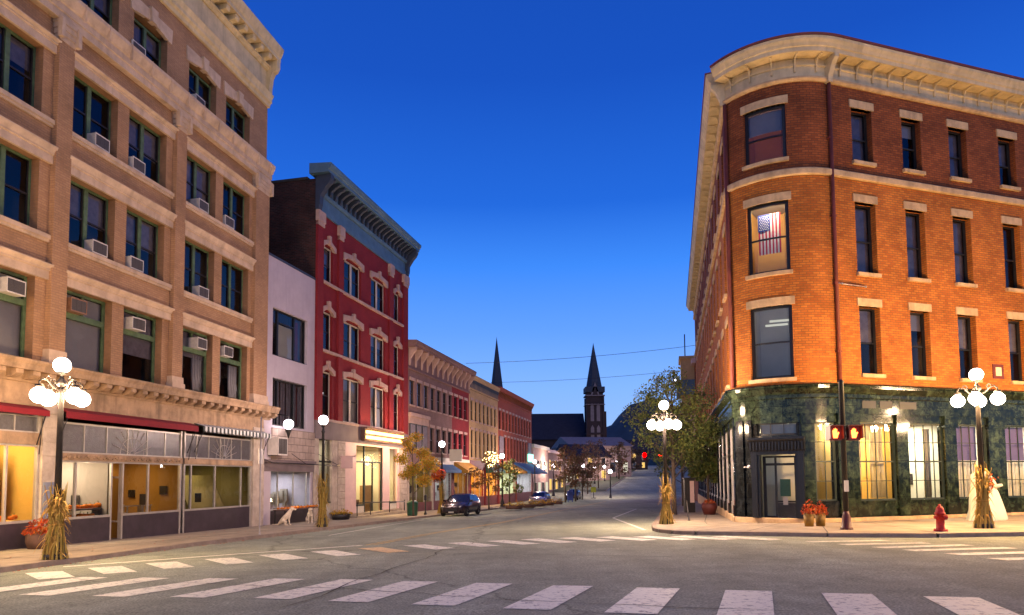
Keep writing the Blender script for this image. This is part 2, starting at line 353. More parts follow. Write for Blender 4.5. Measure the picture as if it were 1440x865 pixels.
M['glass'] = glass('window glass', (.74, .77, .82), .7); M['shopglass'] = glass('shop glass', (.9, .92, .92), 1.0); M['dpane'] = pm('dark glass', (.012, .014, .022), .05, .5, 1.2, 0, spec=.8)
M['room'] = pm('dark room', (.03, .027, .03), .9, .3, .6, 0); M['blind'] = pm('roller blind', (.38, .34, .33), .9, .1, 1, 0); M['curtain'] = pm('drawn curtain', (.18, .15, .17), .9, .3, 3, .1)
M['acbody'] = pm('air conditioner white', (.56, .50, .44), .5, .12, 6, .05); M['acgrille'] = pm('air conditioner grille', (.07, .06, .055), .5, .3, 30, .2); M['acbrown'] = pm('air conditioner brown', (.26, .13, .075), .5, .2, 6, .05)
M['redawn'] = pm('red canvas', (.19, .008, .014), .85, .15, 2, .1); M['stripeawn'] = stripes('striped canvas', (.03, .035, .03), (.6, .6, .55), 3.4)
M['prism'] = pm('prism glass', (.075, .07, .075), .22, .3, 8, .5, spec=.6, bscale=30); M['moss'] = pm('bulkhead panel', (.045, .032, .04), .35, .3, 2, .1)
M['plaster_y'] = pm('yellow plaster', (.58, .34, .08), .9, .1, .7, .05); M['plaster_o'] = pm('ochre wall', (.36, .20, .05), .9, .15, .7, .05); M['plaster_g'] = pm('grey wall', (.28, .24, .22), .9, .15, .7, .05); M['plaster_w'] = pm('pale wall', (.55, .52, .45), .9, .1, .7, .05)
M['plaster_v'] = pm('olive wall', (.25, .2, .075), .9, .15, .7, .05)
M['floorwood'] = pm('shop floor', (.2, .12, .06), .6, .2, 2, .05); M['ceil'] = pm('shop ceiling', (.4, .36, .3), .9, .1, 1, 0)
M['stucco'] = pm('white stucco', (.44, .37, .40), .85, .08, 1.2, .15, streak=.15); M['stile'] = brick('stone tile cladding', (.42, .32, .26), (.36, .27, .22), (.2, .15, .12), .62, .4, .02, bump=.6, stain=.35)
M['redp'] = brick('red painted brick', (.225, .018, .022), (.20, .015, .019), (.17, .014, .018), stain=.2, bump=.35); M['sidebrick'] = brick('shaded dark brick', (.030, .014, .012), (.07, .022, .016), (.05, .036, .03), .3, .1, .015, stain=.7, blotch=.35)  # side wall brick is near black: its shade is put into the colour
M['bluecorn'] = pm('blue grey painted cornice', (.075, .14, .20), .6, .2, 1.5, .1); M['bluedark'] = pm('dark blue cornice trim', (.03, .04, .065), .6, .2, 1.5, .1); M['lintelr'] = pm('pale stone hood', (.40, .26, .21), .8, .2, 2, .15)
M['mauve'] = brick('mauve brick', (.25, .135, .115), (.21, .11, .10), (.19, .12, .105), stain=.25); M['creamb'] = brick('cream painted brick', (.52, .33, .15), (.47, .30, .135), (.42, .28, .14), stain=.22)
M['orred'] = brick('orange red brick', (.36, .07, .035), (.32, .055, .03), (.26, .08, .05), stain=.2); M['orange'] = brick('orange brick', (.55, .175, .024), (.37, .092, .014), (.26, .105, .03), .27, .098, .017, stain=.38, bump=.8, blotch=.55); M['oldred'] = brick('deep red old brick', (.30, .082, .020), (.18, .042, .011), (.13, .045, .02), .27, .098, .017, stain=.42, bump=.8, blotch=.55)
M['buffstone'] = pm('buff sandstone', (.52, .35, .18), .8, .28, 2, .3, streak=.45, bscale=20); M['pipe'] = pm('rust red downpipe', (.14, .028, .018), .6, .25, 3, .1)
M['marble'] = marble('dark green marble', (.003, .006, .004), (.06, .085, .045)); M['marbleb'] = marble('blue black marble', (.004, .005, .006), (.028, .034, .036)); M['bronze'] = pm('bronze portal', (.006, .007, .010), .3, .3, 3, .1)
M['curt_y'] = pm('yellow lace curtain', (.74, .62, .36), .95, .12, 5, .2, bscale=8); M['curt_w'] = pm('white lace curtain', (.72, .66, .55), .95, .1, 5, .2, bscale=8); M['curt_v'] = pm('violet blind', (.16, .12, .30), .95, .1, 2, .05)
M['globe'] = emit('lamp globe', (1, .86, .70), 9.0, see=True); M['globew'] = emit('cool lamp globe', (.95, .9, 1.0), 8.0, see=True); M['fairy'] = emit('fairy light', (1, .72, .28), 14.0); M['fairy'].cycles.emission_sampling = 'NONE'; M['tube'] = emit('warm sign tube', (1, .62, .2), 6.0)
M['redlight'] = emit('red signal', (1, .0, .0), 14.0); M['hand'] = emit('orange hand signal', (1, .16, .03), 9.0); M['whitelight'] = emit('white light', (1, .9, .95), 12.0); M['teal'] = emit('teal lit sign', (.25, .9, .75), 4.0)
M['stalk'] = leafmat('dry corn stalk', [(.42, .27, .05), (.52, .36, .08), (.60, .44, .12), (.30, .16, .03), (.45, .36, .08)], .8); M['huskr'] = leafmat('dry corn leaf', [(.50, .26, .06), (.58, .40, .10), (.34, .20, .05)], .8)
M['pumpkin'] = leafmat('pumpkin skin', [(.60, .14, .008), (.68, .20, .012), (.50, .10, .006)], .45); M['stem'] = pm('pumpkin stem', (.12, .13, .04), .8, .3, 9, .2)
M['leafy'] = leafmat('autumn yellow leaves', [(.20, .22, .03), (.45, .33, .04), (.60, .38, .04), (.52, .20, .03), (.28, .28, .04)]); M['leafg'] = leafmat('green leaves', [(.07, .11, .03), (.14, .19, .05), (.25, .26, .06), (.11, .15, .05), (.20, .17, .05)]); M['leafd'] = leafmat('dim rust leaves', [(.07, .065, .03), (.17, .075, .04), (.11, .09, .04), (.14, .045, .03)])
M['bark'] = pm('bark', (.10, .07, .05), .9, .3, 8, .6, bscale=20); M['flower'] = leafmat('red flowers', [(.45, .05, .015), (.55, .14, .02), (.35, .03, .02), (.12, .09, .03)]); M['flowery'] = leafmat('yellow flowers', [(.55, .36, .02), (.5, .24, .02), (.10, .12, .02)])
M['potb'] = pm('brown wood planter', (.10, .05, .035), .8, .3, 4, .3); M['poty'] = pm('yellow planter pot', (.20, .11, .012), .6, .15, 5, .1); M['potr'] = pm('oxblood planter', (.09, .018, .013), .6, .2, 4, .1); M['greenbin'] = pm('green bin', (.02, .09, .05), .5, .2, 5, .05)
M['hydrant'] = pm('red hydrant paint', (.40, .014, .01), .55, .4, 9, .3); M['sigbody'] = pm('signal housing red brown', (.07, .010, .007), .5, .2, 5, .05); M['fur'] = pm('pale dog fur', (.58, .48, .36), .95, .2, 12, .5, bscale=60); M['cloth'] = pm('white draped cloth', (.74, .70, .54), .95, .08, 2, .3, bscale=6)
M['carbody'] = pm('dark grey car paint', (.05, .035, .04), .22, .1, 1, 0, metal=.5, spec=.6); M['carsilver'] = pm('silver car paint', (.34, .33, .36), .25, .1, 1, 0, metal=.6, spec=.6); M['carglass'] = pm('car glass', (.01, .012, .02), .04, .1, 1, 0, spec=.9); M['tyre'] = pm('tyre rubber', (.015, .015, .015), .9, .2, 20, .2); M['rim'] = pm('alloy wheel', (.4, .4, .4), .3, .1, 5, 0, metal=.9); M['headl'] = pm('headlight glass', (.5, .48, .42), .1, .1, 3, 0, spec=.8)
M['chdark'] = pm('dark church brick', (.030, .017, .017), .9, .3, .5, .1); M['chroof'] = pm('dark slate roof', (.018, .016, .024), .8, .3, 1, .1); M['spire'] = pm('slate spire', (.022, .026, .04), .7, .2, 1, .05); M['chtrim'] = pm('church pale trim', (.16, .12, .12), .8, .2, 1, 0); M['sash'] = pm('dark brown sash', (.018, .014, .014), .45, .3, 3, .05); M['paleblue'] = pm('pale boards', (.24, .17, .15), .8, .15, 1, .1)
M['roof'] = pm('tar roof', (.04, .037, .035), .9, .3, 1, .1); M['fred'] = pm('flag red', (.50, .03, .04), .85, .1, 4, .05); M['fwhite'] = pm('flag white', (.72, .70, .66), .85, .05, 4, .05); M['tar'] = pm('tar seam', (.09, .085, .065), .95, .3, 5, .1, spec=.02); M['joint'] = pm('pavement joint', (.09, .07, .05), .9, .3, 5, .1); M['fblue'] = pm('flag blue', (.03, .05, .22), .85, .1, 4, .05)
M['pinks'] = pm('pink sign face', (.60, .40, .36), .6, .08, 2, 0); M['signw'] = pm('pale sign face', (.55, .50, .40), .6, .08, 2, 0); M['goldawn'] = pm('gold canvas awning', (.40, .20, .03), .85, .15, 2, .1); M['blueawn'] = pm('blue canvas awning', (.05, .13, .26), .85, .15, 2, .1); M['maroon'] = pm('maroon shop panel', (.16, .03, .03), .6, .2, 2, .1); M['yelsign'] = pm('yellow green sign', (.4, .42, .04), .5, .1, 5, 0); M['greypanel'] = pm('blue grey box', (.16, .17, .22), .5, .12, 3, .05); M['goods'] = leafmat('shop goods', [(.45, .06, .05), (.08, .06, .3), (.5, .4, .3), (.05, .05, .06), (.4, .1, .02)])
M['lit_y'] = emit('lit yellow window', (1, .62, .16), 1.1); M['lit_w'] = emit('lit pale window', (.9, .85, .65), .9)

# ================================================================== GROUND
def grid_ground():
    ss = [-60, -40, -25, -15, -8, -3, 2, 8, 14, 20, 26, 32, 38, 44, 50, 56, 62, 68, 74, 80, 86, 92, 98, 104, 112, 120, 130, 142, 156, 172, 190, 210, 235, 265, 300, 380, 520, 800, 1200, 2200]
    xs = [-2200, -1200, -600, -300, -160, -100, -70, -50, -45, -38, -30, -24, -18, -12, -6, 0, 6, 12, 18, 24, 30, 38, 45, 52, 60, 80, 110, 170, 300, 600, 1200, 2200]
    mb = MB(); idx = {}
    for j, y in enumerate(ss):
        for i, x in enumerate(xs):
            idx[i, j] = len(mb.v); mb.v.append((x, y, terr(x, y)))
    for j in range(len(ss) - 1):
        for i in range(len(xs) - 1):
            mb.f.append((idx[i, j], idx[i + 1, j], idx[i + 1, j + 1], idx[i, j + 1])); mb.m.append(0); mb.s.append(True)
    return tag(mb.build('road', M['asphalt']), kind='structure')
grid_ground()
def strip(name, poly, mat, off=.004, kind='structure', edge=None):
    """a sheet or raised slab that follows the terrain; poly is a list of (left point, right point) pairs"""
    mb = MB(); n = len(poly); fine = []
    for (a, b), (c, d) in zip(poly, poly[1:]):
        L = max(1, int(max(math.dist(a, c), math.dist(b, d)) / 3))
        fine += [((a[0] + (c[0] - a[0]) * t / L, a[1] + (c[1] - a[1]) * t / L), (b[0] + (d[0] - b[0]) * t / L, b[1] + (d[1] - b[1]) * t / L)) for t in range(L)]
    fine.append(poly[-1])
    nw = 5
    P = lambda a, b, k, dz: (a[0] + (b[0] - a[0]) * k / nw, a[1] + (b[1] - a[1]) * k / nw, terr(a[0] + (b[0] - a[0]) * k / nw, a[1] + (b[1] - a[1]) * k / nw) + dz)
    for (a, b), (c, d) in zip(fine, fine[1:]):
        for k in range(nw): mb.face([P(a, b, k, off), P(a, b, k + 1, off), P(c, d, k + 1, off), P(c, d, k, off)])
        if edge:                                   # kerb face on the right hand point side, 15 cm wide top
            p, q = Vector((b[0], b[1], 0)), Vector((d[0], d[1], 0)); t = (q - p).normalized(); nn = Vector((t.y, -t.x, 0)) * edge
            z = lambda v, dz: (v.x, v.y, terr(v.x, v.y) + dz)
            mb.face([z(p, off), z(q, off), z(q + nn * .16, off - .008), z(p + nn * .16, off - .008)], 1)
            mb.face([z(p + nn * .16, off - .008), z(q + nn * .16, off - .008), z(q + nn * .2, -.1), z(p + nn * .2, -.1)], 1)
    return tag(mb.build(name, [mat, M['kerb']]), kind=kind)
KL = [(-42, -3), (-24, 4), (-15.5, 8), (-12.6, 11.5), (-11.9, 15.0), (-11.5, 17.7), (-10.95, 22.1), (-9.75, 27.2), (-8.6, 32.5), (-5.5, 46.9), (-.7, 67.5), (5.0, 92.0), (6.9, 100.0)]
dl = Vector((math.sin(D1), math.cos(D1))); nl = Vector((-dl.y, dl.x))
strip('sidewalk', [((p[0] + nl.x * 16, p[1] + nl.y * 16), p) for p in KL], M['walk'], .13, edge=1)
KR = [(9.6 + .2335 * 64, 36 + 64), (9.6 + .2335 * 32, 36 + 32), (7.75, 36), (5.98, 28.7), (5.52, 26.3), (5.50, 25.2), (5.75, 24.3), (6.35, 23.6), (7.75, 22.8), (9.8, 21.4), (12.5, 20.35), (15.2, 20.25), (25, 23.0), (60, 34.5)]
KI = [(32, 104), (24, 70), (17, 40), (14, 33), (13.4, 31.5), (13.2, 31), (13, 30.8), (12.9, 30.7), (12.7, 30.5), (13.5, 30.5), (14.5, 30.7), (15.5, 30.8), (23.8, 33.5), (60, 46)]
strip('sidewalk', list(zip(KI, KR)), M['walk'], .13, edge=1)
# pavements further up the hill and grass beside the climbing street
def along(s, w): return (s * dl.x + w * dl.y, s * dl.y - w * dl.x)
for w0, w1, e in ((-31, -11.2, 1), (21, 6.2, -1)):
    strip('verge', [(along(s, w0), along(s, w1)) for s in (118, 150, 190, 240, 300)], M['grass'], .12, edge=e)
# joints in the pavement
jb = MB()
def joint(a, b, w=.018):
    a, b = Vector(a), Vector(b); L = max(1, int((b - a).length / 2)); t = (b - a).normalized(); nn = Vector((-t.y, t.x)) * w
    for i in range(L):
        p, q = a + (b - a) * i / L, a + (b - a) * (i + 1) / L
        jb.face([(p.x - nn.x, p.y - nn.y, terr(p.x, p.y) + .1345), (q.x - nn.x, q.y - nn.y, terr(q.x, q.y) + .1345), (q.x + nn.x, q.y + nn.y, terr(q.x, q.y) + .1345), (p.x + nn.x, p.y + nn.y, terr(p.x, p.y) + .1345)])
for (a, b) in zip(KL[3:], KL[4:]):
    n = max(1, int(math.dist(a, b) / 1.8))
    for i in range(n):
        p = Vector(a) + (Vector(b) - Vector(a)) * i / n; joint(p + nl * .05, p + nl * 4.6)
    joint(Vector(a) + nl * 1.7, Vector(b) + nl * 1.7)
for (a, b), (c, d) in zip(zip(KR[2:], KI[2:]), zip(KR[3:], KI[3:])):
    n = max(1, int(math.dist(a, c) / 1.9))
    for i in range(n):
        p = Vector(a) + (Vector(c) - Vector(a)) * i / n; q = Vector(b) + (Vector(d) - Vector(b)) * i / n
        if (q - p).length > .5: joint(p + (q - p).normalized() * .05, q)
    joint(Vector(a) + (Vector(b) - Vector(a)) * .3, Vector(c) + (Vector(d) - Vector(c)) * .3)
tag(jb.build('sidewalk_joints', M['joint']), kind='structure')

def marking(name, polys, mat):
    mb = MB()
    for p in polys:
        if len(p) == 4:
            a, b, c, d = [Vector(q) for q in p]; n = max(1, int((d - a).length / 2))
            for i in range(n):
                q = [a + (d - a) * i / n, b + (c - b) * i / n, b + (c - b) * (i + 1) / n, a + (d - a) * (i + 1) / n]
                mb.face([(v.x, v.y, terr(v.x, v.y) + .008) for v in q])
    return tag(mb.build(name, mat), kind='structure')
near = [(-9.9, 12.22), (-8.5, 11.88), (-7.04, 11.55), (-5.6, 11.26), (-4.12, 10.93), (-2.81, 10.47), (-1.48, 10.0), (-.15, 9.5), (1.18, 9.03), (2.5, 8.56), (3.83, 8.08), (5.15, 7.6), (6.5, 7.15), (7.85, 6.7)]
marking('crosswalk', [((x, y), (x + .65, y - .2), (x + .65 + s, y - .2 + 2.2), (x + s, y + 2.2)) for (x, y), s in zip(near, [.9, .95, 1, .95, .85, .8, .82, .83, .83, .8, .75, .65, .6, .6])], M['paint'])
mid = [(-10.9, 15.4, 0), (-10.05, 16.28, 0), (-9.15, 17.15, 0), (-8.06, 17.98, 0), (-6.98, 18.88, 0), (-5.8, 19.7, 0), (-3.39, 21.25, 0), (-2.12, 21.95, 0), (-.9, 22.5, 0), (.25, 22.9, 0), (1.5, 23.2, 0), (2.78, 23.2, 0), (4.0, 23.05, 0), (5.2, 22.8, 0), (6.4, 22.35, 0)]
def midpoly(x, y, i): return ((x, y), (x + 1.2, y - (1.3 + .07 * min(i, 9))), (x + 1.75, y - (.98 + .07 * min(i, 9))), (x + .62, y + .33))
marking('crosswalk', [midpoly(x, y, i) for i, (x, y, _) in enumerate(mid)], M['paint'])
marking('crosswalk', [midpoly(-4.62, 20.5, 6)], paint('road paint amber', (.68, .46, .20), .5))
marking('crosswalk', [((8.35, 19.75), (8.45, 19.4), (10.6, 19.3), (10.5, 19.7)), ((8.75, 18.66), (8.88, 18.25), (11.12, 18.27), (11.1, 18.68)), ((9.12, 17.55), (9.26, 17.16), (11.67, 17.4), (11.58, 17.82)), ((9.42, 16.68), (9.52, 16.24), (12.05, 16.42), (11.98, 16.84)), ((9.75, 15.62), (9.86, 15.12), (12.5, 15.28), (12.4, 15.74)), ((9.92, 14.46), (10.02, 13.96), (12.8, 14.1), (12.7, 14.52)), ((10.1, 13.3), (10.2, 12.8), (13, 12.9), (12.9, 13.35))], M['paint'])
def line(pts, w=.06):
    o = []
    for a, b in zip(pts, pts[1:]):
        a, b = Vector(a), Vector(b); t = (b - a).normalized(); n = Vector((-t.y, t.x)) * w
        o.append((tuple(a - n), tuple(a + n), tuple(b + n), tuple(b - n)))
    return o
marking('stop_line', line([(-10.9, 16.7), (-7.5, 19.6), (-4.75, 21.75)], .10), M['paint'])
marking('parking_line', line([(-7.35, 27.4), (-6.65, 33.5), (-5.4, 41.8)], .05) + line([(9.9, 55), (5.66, 38.7), (5.15, 26.8)], .06), M['paint'])
marking('centre_line', line([(-4.66, 21.75), (-3.3, 27.6), (-.75, 35.6), (2.0, 47.5), (6.5, 67), (12.5, 93)], .05) + line([(-4.4, 21.75), (-3.08, 27.6), (-.53, 35.6), (2.22, 47.5), (6.72, 67), (12.72, 93)], .05), M['yellow'])
marking('crosswalk', [(along(108, w), along(108, w + .7), along(111, w + .7), along(111, w)) for w in [-8 + 1.4 * i for i in range(12)]], M['paint'])

# distant hills
def hill(name, cx, cy, rx, ry, h, mat, seed, rough=.12):
    random.seed(seed); mb = MB(); N = 40; K = 14; ph = [random.uniform(0, 6.28) for _ in range(8)]
    for j in range(K + 1):
        t = j / K
        for i in range(N + 1):
            u = -1 + 2 * i / N
            b = math.exp(-(u * 1.5) ** 2) * (1 + rough * (math.sin(u * 7 + ph[0]) + .5 * math.sin(u * 17 + ph[1]) + .25 * math.sin(u * 41 + ph[2])))
            x = cx + rx * u; y = cy - ry + 2 * ry * t
            mb.v.append((x, y, -5 + h * b * math.sin(math.pi * min(1, max(0, t))) ** .8 + (random.uniform(0, 1.6) if 0 < j < K else 0)))
    for j in range(K):
        for i in range(N):
            a = j * (N + 1) + i; mb.f.append((a, a + 1, a + N + 2, a + N + 1)); mb.m.append(0); mb.s.append(True)
    random.seed(7)
    return tag(mb.build(name, mat), kind='structure')
hill('hill', 325, 1500, 420, 260, 158, M['hill'], 3)
hill('hill', 620, 1300, 500, 240, 120, M['hill'], 5)
hill('hill', 190, 640, 170, 90, 38, M['forest'], 8, .3)
hill('hill', -200, 900, 300, 120, 30, M['forest'], 9, .3)

# ================================================================== BUILDINGS
class Bld:
    """frame of a facade: x along it, y into the building, z up (heights given above the camera's ground)"""
    def __init__(s, name, px, py, ang, zb, label, cat='building', group=None):
        s.px, s.py, s.ang, s.zb = px, py, ang, zb
        s.root = empty(name, (px, py, zb), math.pi / 2 - ang, label=label, cat=cat, group=group)
    def add(s, mb, name, mats, parent=None, **k): return mb.build(name, mats, parent or s.root, s.zb, **k)
    def w(s, x, y, z=0):
        c, d = math.sin(s.ang), math.cos(s.ang)
        return (s.px + x * c - y * d, s.py + x * d + y * c, z)
def window(b, x0, x1, z0, z1, y, fm, gm='glass', mull=0, rail=.5, fw=.075, blind=None, step=None, warp=None, transom=None, bars=None, room=False, name='window', frame=None, mw=None, pk={}):
    mk = lambda: MB(step, warp)
    f = mk(); d = .09; mw = mw or fw * 1.3
    f.box(x0, x0 + fw, y, y + d, z0, z1); f.box(x1 - fw, x1, y, y + d, z0, z1)
    f.box(x0 + fw, x1 - fw, y + .002, y + d - .002, z1 - fw, z1 - .001); f.box(x0 + fw, x1 - fw, y + .002, y + d - .002, z0 + .001, z0 + fw * 1.2)
    xs = [x0 + fw]
    for i in range(mull):
        xm = x0 + (x1 - x0) * (i + 1) / (mull + 1); f.box(xm - mw / 2, xm + mw / 2, y - .02, y + d - .006, z0 + fw * 1.2, z1 - fw); xs += [xm - mw / 2, xm + mw / 2]
    xs.append(x1 - fw)
    if rail:
        zm = z0 + (z1 - z0) * rail
        for i in range(0, len(xs), 2):
            f.box(xs[i], xs[i + 1], y + .01, y + d - .01, zm - .03, zm + .03, 1)
            sw = .035
            for xa in (xs[i], xs[i + 1] - sw): f.box(xa, xa + sw, y + .015, y + d - .012, z0 + fw * 1.2, zm - .03, 1); f.box(xa, xa + sw, y + .025, y + d - .012, zm + .03, z1 - fw, 1)
    if bars:
        nx, nz = bars
        for i in range(1, nx): xm = x0 + (x1 - x0) * i / nx; f.box(xm - .014, xm + .014, y + .02, y + .055, z0 + fw, z1 - fw)
        for i in range(1, nz): zm = z0 + (z1 - z0) * i / nz; f.box(x0 + fw, x1 - fw, y + .022, y + .05, zm - .014, zm + .014)
    fo = b.add(f, name, [M[fm], M['sash' if fm in ('green', 'wframe') else fm]], **pk)
    g = mk(); n = 1 if not step else max(1, math.ceil((x1 - x0) / step))
    for i in range(n):
        a, c = x0 + .02 + (x1 - x0 - .04) * i / n, x0 + .02 + (x1 - x0 - .04) * (i + 1) / n
        g.face([(a, y + .06, z0 + .02), (c, y + .06, z0 + .02), (c, y + .06, z1 - .02), (a, y + .06, z1 - .02)])
    b.add(g, 'pane', M[gm], fo)
    if blind:
        fr, bm = blind; m = mk(); zt = z1 - fw; zb = zt - (z1 - z0 - fw) * fr
        m.box(x0 + .04, x1 - .04, y + .16, y + .17, zb, zt); b.add(m, 'blind', M[bm], fo)
    return fo
def room(b, x0, x1, z0, z1, y0, y1, wall='plaster_y', name='shop_interior', floor='floorwood', power=0, col=(1, .75, .4), zl=None):
    m = MB()
    m.face([(x0, y1, z0), (x1, y1, z0), (x1, y1, z1), (x0, y1, z1)], 0)
    m.face([(x0, y0, z0), (x0, y1, z0), (x0, y1, z1), (x0, y0, z1)], 0); m.face([(x1, y0, z0), (x1, y0, z1), (x1, y1, z1), (x1, y1, z0)], 0)
    m.face([(x0, y0, z0), (x1, y0, z0), (x1, y1, z0), (x0, y1, z0)], 1); m.face([(x0, y0, z1), (x0, y1, z1), (x1, y1, z1), (x1, y0, z1)], 2)
    o = b.add(m, name, [M[wall], M[floor], M['ceil']])
    if power:
        light('interior_lamp', 'AREA', ((x0 + x1) / 2, (y0 * .45 + y1 * .55), (zl or z1 - .08) - b.zb), power * 2.2, col, (x1 - x0) * .6, b.root, None, (y1 - y0) * .5)
    return o
def shell(b, x0, x1, z0, z1, dep, mat, roofz=None, left=True, right=True, back=True, name='wall'):
    """side and back walls and a flat roof behind a parapet"""
    m = MB()
    if left: m.box(x0, x0 + .3, .02, dep, z0, z1)
    if right: m.box(x1 - .3, x1, .02, dep, z0, z1)
    if back: m.box(x0 + .3, x1 - .3, dep - .3, dep, z0, z1)
    b.add(m, name, mat)
    r = MB(); rz = roofz or z1 - .4; r.box(x0 + .3, x1 - .3, .3, dep - .3, rz - .2, rz); b.add(r, 'roof', M['roof'])
def scroll(p, z1, h, t=.35):
    """side outline of a bracket that carries a projection p"""
    return [(.02, z1), (-p, z1), (-p, z1 - .12 * h), (-p * .86, z1 - .26 * h), (-p * .62, z1 - .38 * h), (-p * t, z1 - .62 * h), (-p * t * .9, z1 - .85 * h), (-p * t * .6, z1 - h), (.02, z1 - h)]

def clutter(b, x0, x1, zf, y0, y1, seed, tall=True):
    st = random.getstate(); random.seed(seed)
    m = MB()
    for i in range(max(2, int((x1 - x0) / 1.1))):
        x = random.uniform(x0, x1 - .8); y = random.uniform(y0, y1 - .5); h = random.uniform(.7, 1.0); w = random.uniform(.6, 1.1)
        m.box(x, x + w, y, y + .5, zf + h - .05, zf + h)
        for q in (x + .03, x + w - .08): m.box(q, q + .05, y + .05, y + .45, zf, zf + h - .05)
    b.add(m, 'shop_table', M['floorwood'])
    m = MB()
    for i in range(int((x1 - x0) * 5)):
        x = random.uniform(x0, x1 - .3); y = random.uniform(y0, y1); z = zf + random.choice((.0, .95, .95)); m.box(x, x + random.uniform(.1, .3), y, y + .18, z, z + random.uniform(.12, .5))
    b.add(m, 'goods', M['goods'])
    m = MB()
    for i in range(max(2, int((x1 - x0) / .9))):
        x = random.uniform(x0, x1 - .6); z = zf + random.uniform(1.3, 2.2); w = random.uniform(.3, .6); m.box(x, x + w, y1 + .02, y1 + .06, z, z + w * random.uniform(.7, 1.3))
    for i in range(3):
        y = y0 + (y1 - y0) * (i + random.uniform(.1, .5)) / 3; z = zf + random.uniform(1.2, 1.9); w = random.uniform(.3, .55); m.box(x1 + .06, x1 + .1, y, y + w, z, z + w * random.uniform(.8, 1.4))
    b.add(m, 'picture_frame', M['sash']); random.setstate(st)
SPLIT.update(('shop_table', 'picture_frame'))
# ------------------------------------------------------------------ 1  tan brick block
T = Bld('tan_brick_block', -14.04, 29.056, .18446, -.62, 'five storey tan brick block with green window frames and striped shop awning')
TX0, TX1 = -13.4, 6.25
PIL = [(-13.4, -12.38), (-7.03, -6.4), (-1.05, -.42), (5.0, 6.25)]
cols = [(-12.15, -10.1), (-9.5, -7.45), (-6.27, -4.15), (-3.57, -1.45), (-.24, 1.93), (2.5, 4.72)]
R2, R3, R4, R5 = (5.52, 8.28), (9.78, 12.2), (13.7, 16.02), (18.3, 20.2)
holes = [(a, c, z0, z1) for a, c in cols for z0, z1 in (R2, R3, R4)] + [(a + .1, c - .1, *R5) for a, c in cols]
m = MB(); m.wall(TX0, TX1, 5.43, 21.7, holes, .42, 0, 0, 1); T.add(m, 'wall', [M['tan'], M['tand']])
shell(T, TX0, TX1, -1.4, 24.0, 16, M['tan'], 23.6)
m = MB()
for a, c in PIL:
    m.box(a, c, -.2, .01, 5.95, 16.85)
    if c - a > .8: m.box(a + .02, a + .28, -.08, .01, 5.6, 16.9)
T.add(m, 'pilaster', M['tan'])
m = MB()
for a, c in PIL:
    m.box(a - .08, c + .08, -.30, .012, 5.44, 5.7); m.box(a - .04, c + .04, -.25, .011, 5.7, 5.97)
    for k in range(4): m.box(a - .02 - .03 * k, c + .02 + .03 * k, -.22 - .035 * k, .012, 16.55 + .19 * k, 16.55 + .19 * (k + 1))
    for x in (a - .1, c - .04): m.box(x, x + .14, -.38, -.2, 16.6, 17.25)
T.add(m, 'capital', M['stone'])
segs = [(-12.38, -7.03), (-6.4, -1.05), (-.42, 5.0)]
for zl, zt in ((8.28, 8.78), (12.2, 12.78), (16.02, 16.48)):
    m = MB()
    for a, c in segs:
        m.prism([(.01, zl), (-.10, zl), (-.10, zl + .28), (-.15, zl + .30), (-.15, zl + .36), (-.24, zt - .04), (-.24, zt), (.01, zt)], a - .05, c + .05)
    T.add(m, 'lintel', M['stone'])
for zs in (R3[0], R4[0]):
    m = MB()
    for a, c in segs: m.box(a, c, -.12, .3, zs - .15, zs); m.box(a, c, -.07, .012, zs - .24, zs - .15)
    T.add(m, 'sill', M['stone'])
m = MB()
m.prism([(.01, 17.22), (-.26, 17.22), (-.26, 17.48), (-.31, 17.5), (-.31, 17.74), (-.36, 17.78), (-.50, 18.06), (-.50, 18.2), (.01, 18.28)], TX0, TX1 + .03)
for i in range(18): x = TX0 + .5 + i * 1.1; m.box(x, x + .025, -.52, -.4, 17.6, 18.21)
T.add(m, 'string_course', M['stone'])
for a, c in cols:                                     # keystoned heads of the top storey windows
    m = MB(); xm = (a + c) / 2; z = R5[1] - .16
    m.plate([(a - .1, z), (a + .1, z), (a + .1, z + .03), (xm - .15, z + .2), (xm - .15, z + .62), (a - .14, z + .62)], -.06, .1)
    m.plate([(c + .1, z), (c + .14, z + .62), (xm + .15, z + .62), (xm + .15, z + .2), (c - .1, z + .03), (c - .1, z)], -.06, .1)
    m.plate([(xm - .13, z + .14), (xm + .13, z + .14), (xm + .2, z + .72), (xm - .2, z + .72)], -.16, .1)
    T.add(m, 'window_head', M['stone'])
# great cornice
m = MB()
m.prism([(.02, 21.45), (-.12, 21.45), (-.14, 21.62), (-.24, 21.7), (-.24, 21.86), (-.3, 21.98), (-.34, 22.08), (.02, 22.1)], TX0, TX1 + .04)
m.box(TX0, TX1 + .05, -.1, .03, 22.1, 23.3)
m.prism([(.02, 23.3), (-.18, 23.3), (-.26, 23.42), (-.32, 23.44), (-.32, 23.52), (.02, 23.52)], TX0, TX1 + .2)
m.prism([(.02, 23.86), (-.72, 23.86), (-.72, 24.06), (-.76, 24.1), (-.86, 24.34), (-.9, 24.48), (-.9, 24.56), (.5, 24.64)], TX0, TX1 + .02)
T.add(m, 'cornice', M['cornice'])
m = MB()
n = 27
for i in range(n):
    x = TX0 + .25 + i * (TX1 - TX0 - .4) / (n - 1)
    m.prism([(0, 23.84), (-.66, 23.84), (-.66, 23.7), (-.6, 23.6), (-.38, 23.58), (-.26, 23.53), (0, 23.53)], x - .14, x + .14)
m.prism([(.02, 23.85), (-.7, 23.85), (-.7, 23.5), (-.6, 23.28), (-.45, 23.2), (-.34, 22.95), (-.26, 22.4), (-.26, 22.12), (.02, 22.12)], TX1 - .3, TX1 + .01)
T.add(m, 'cornice_bracket', M['cornice'])
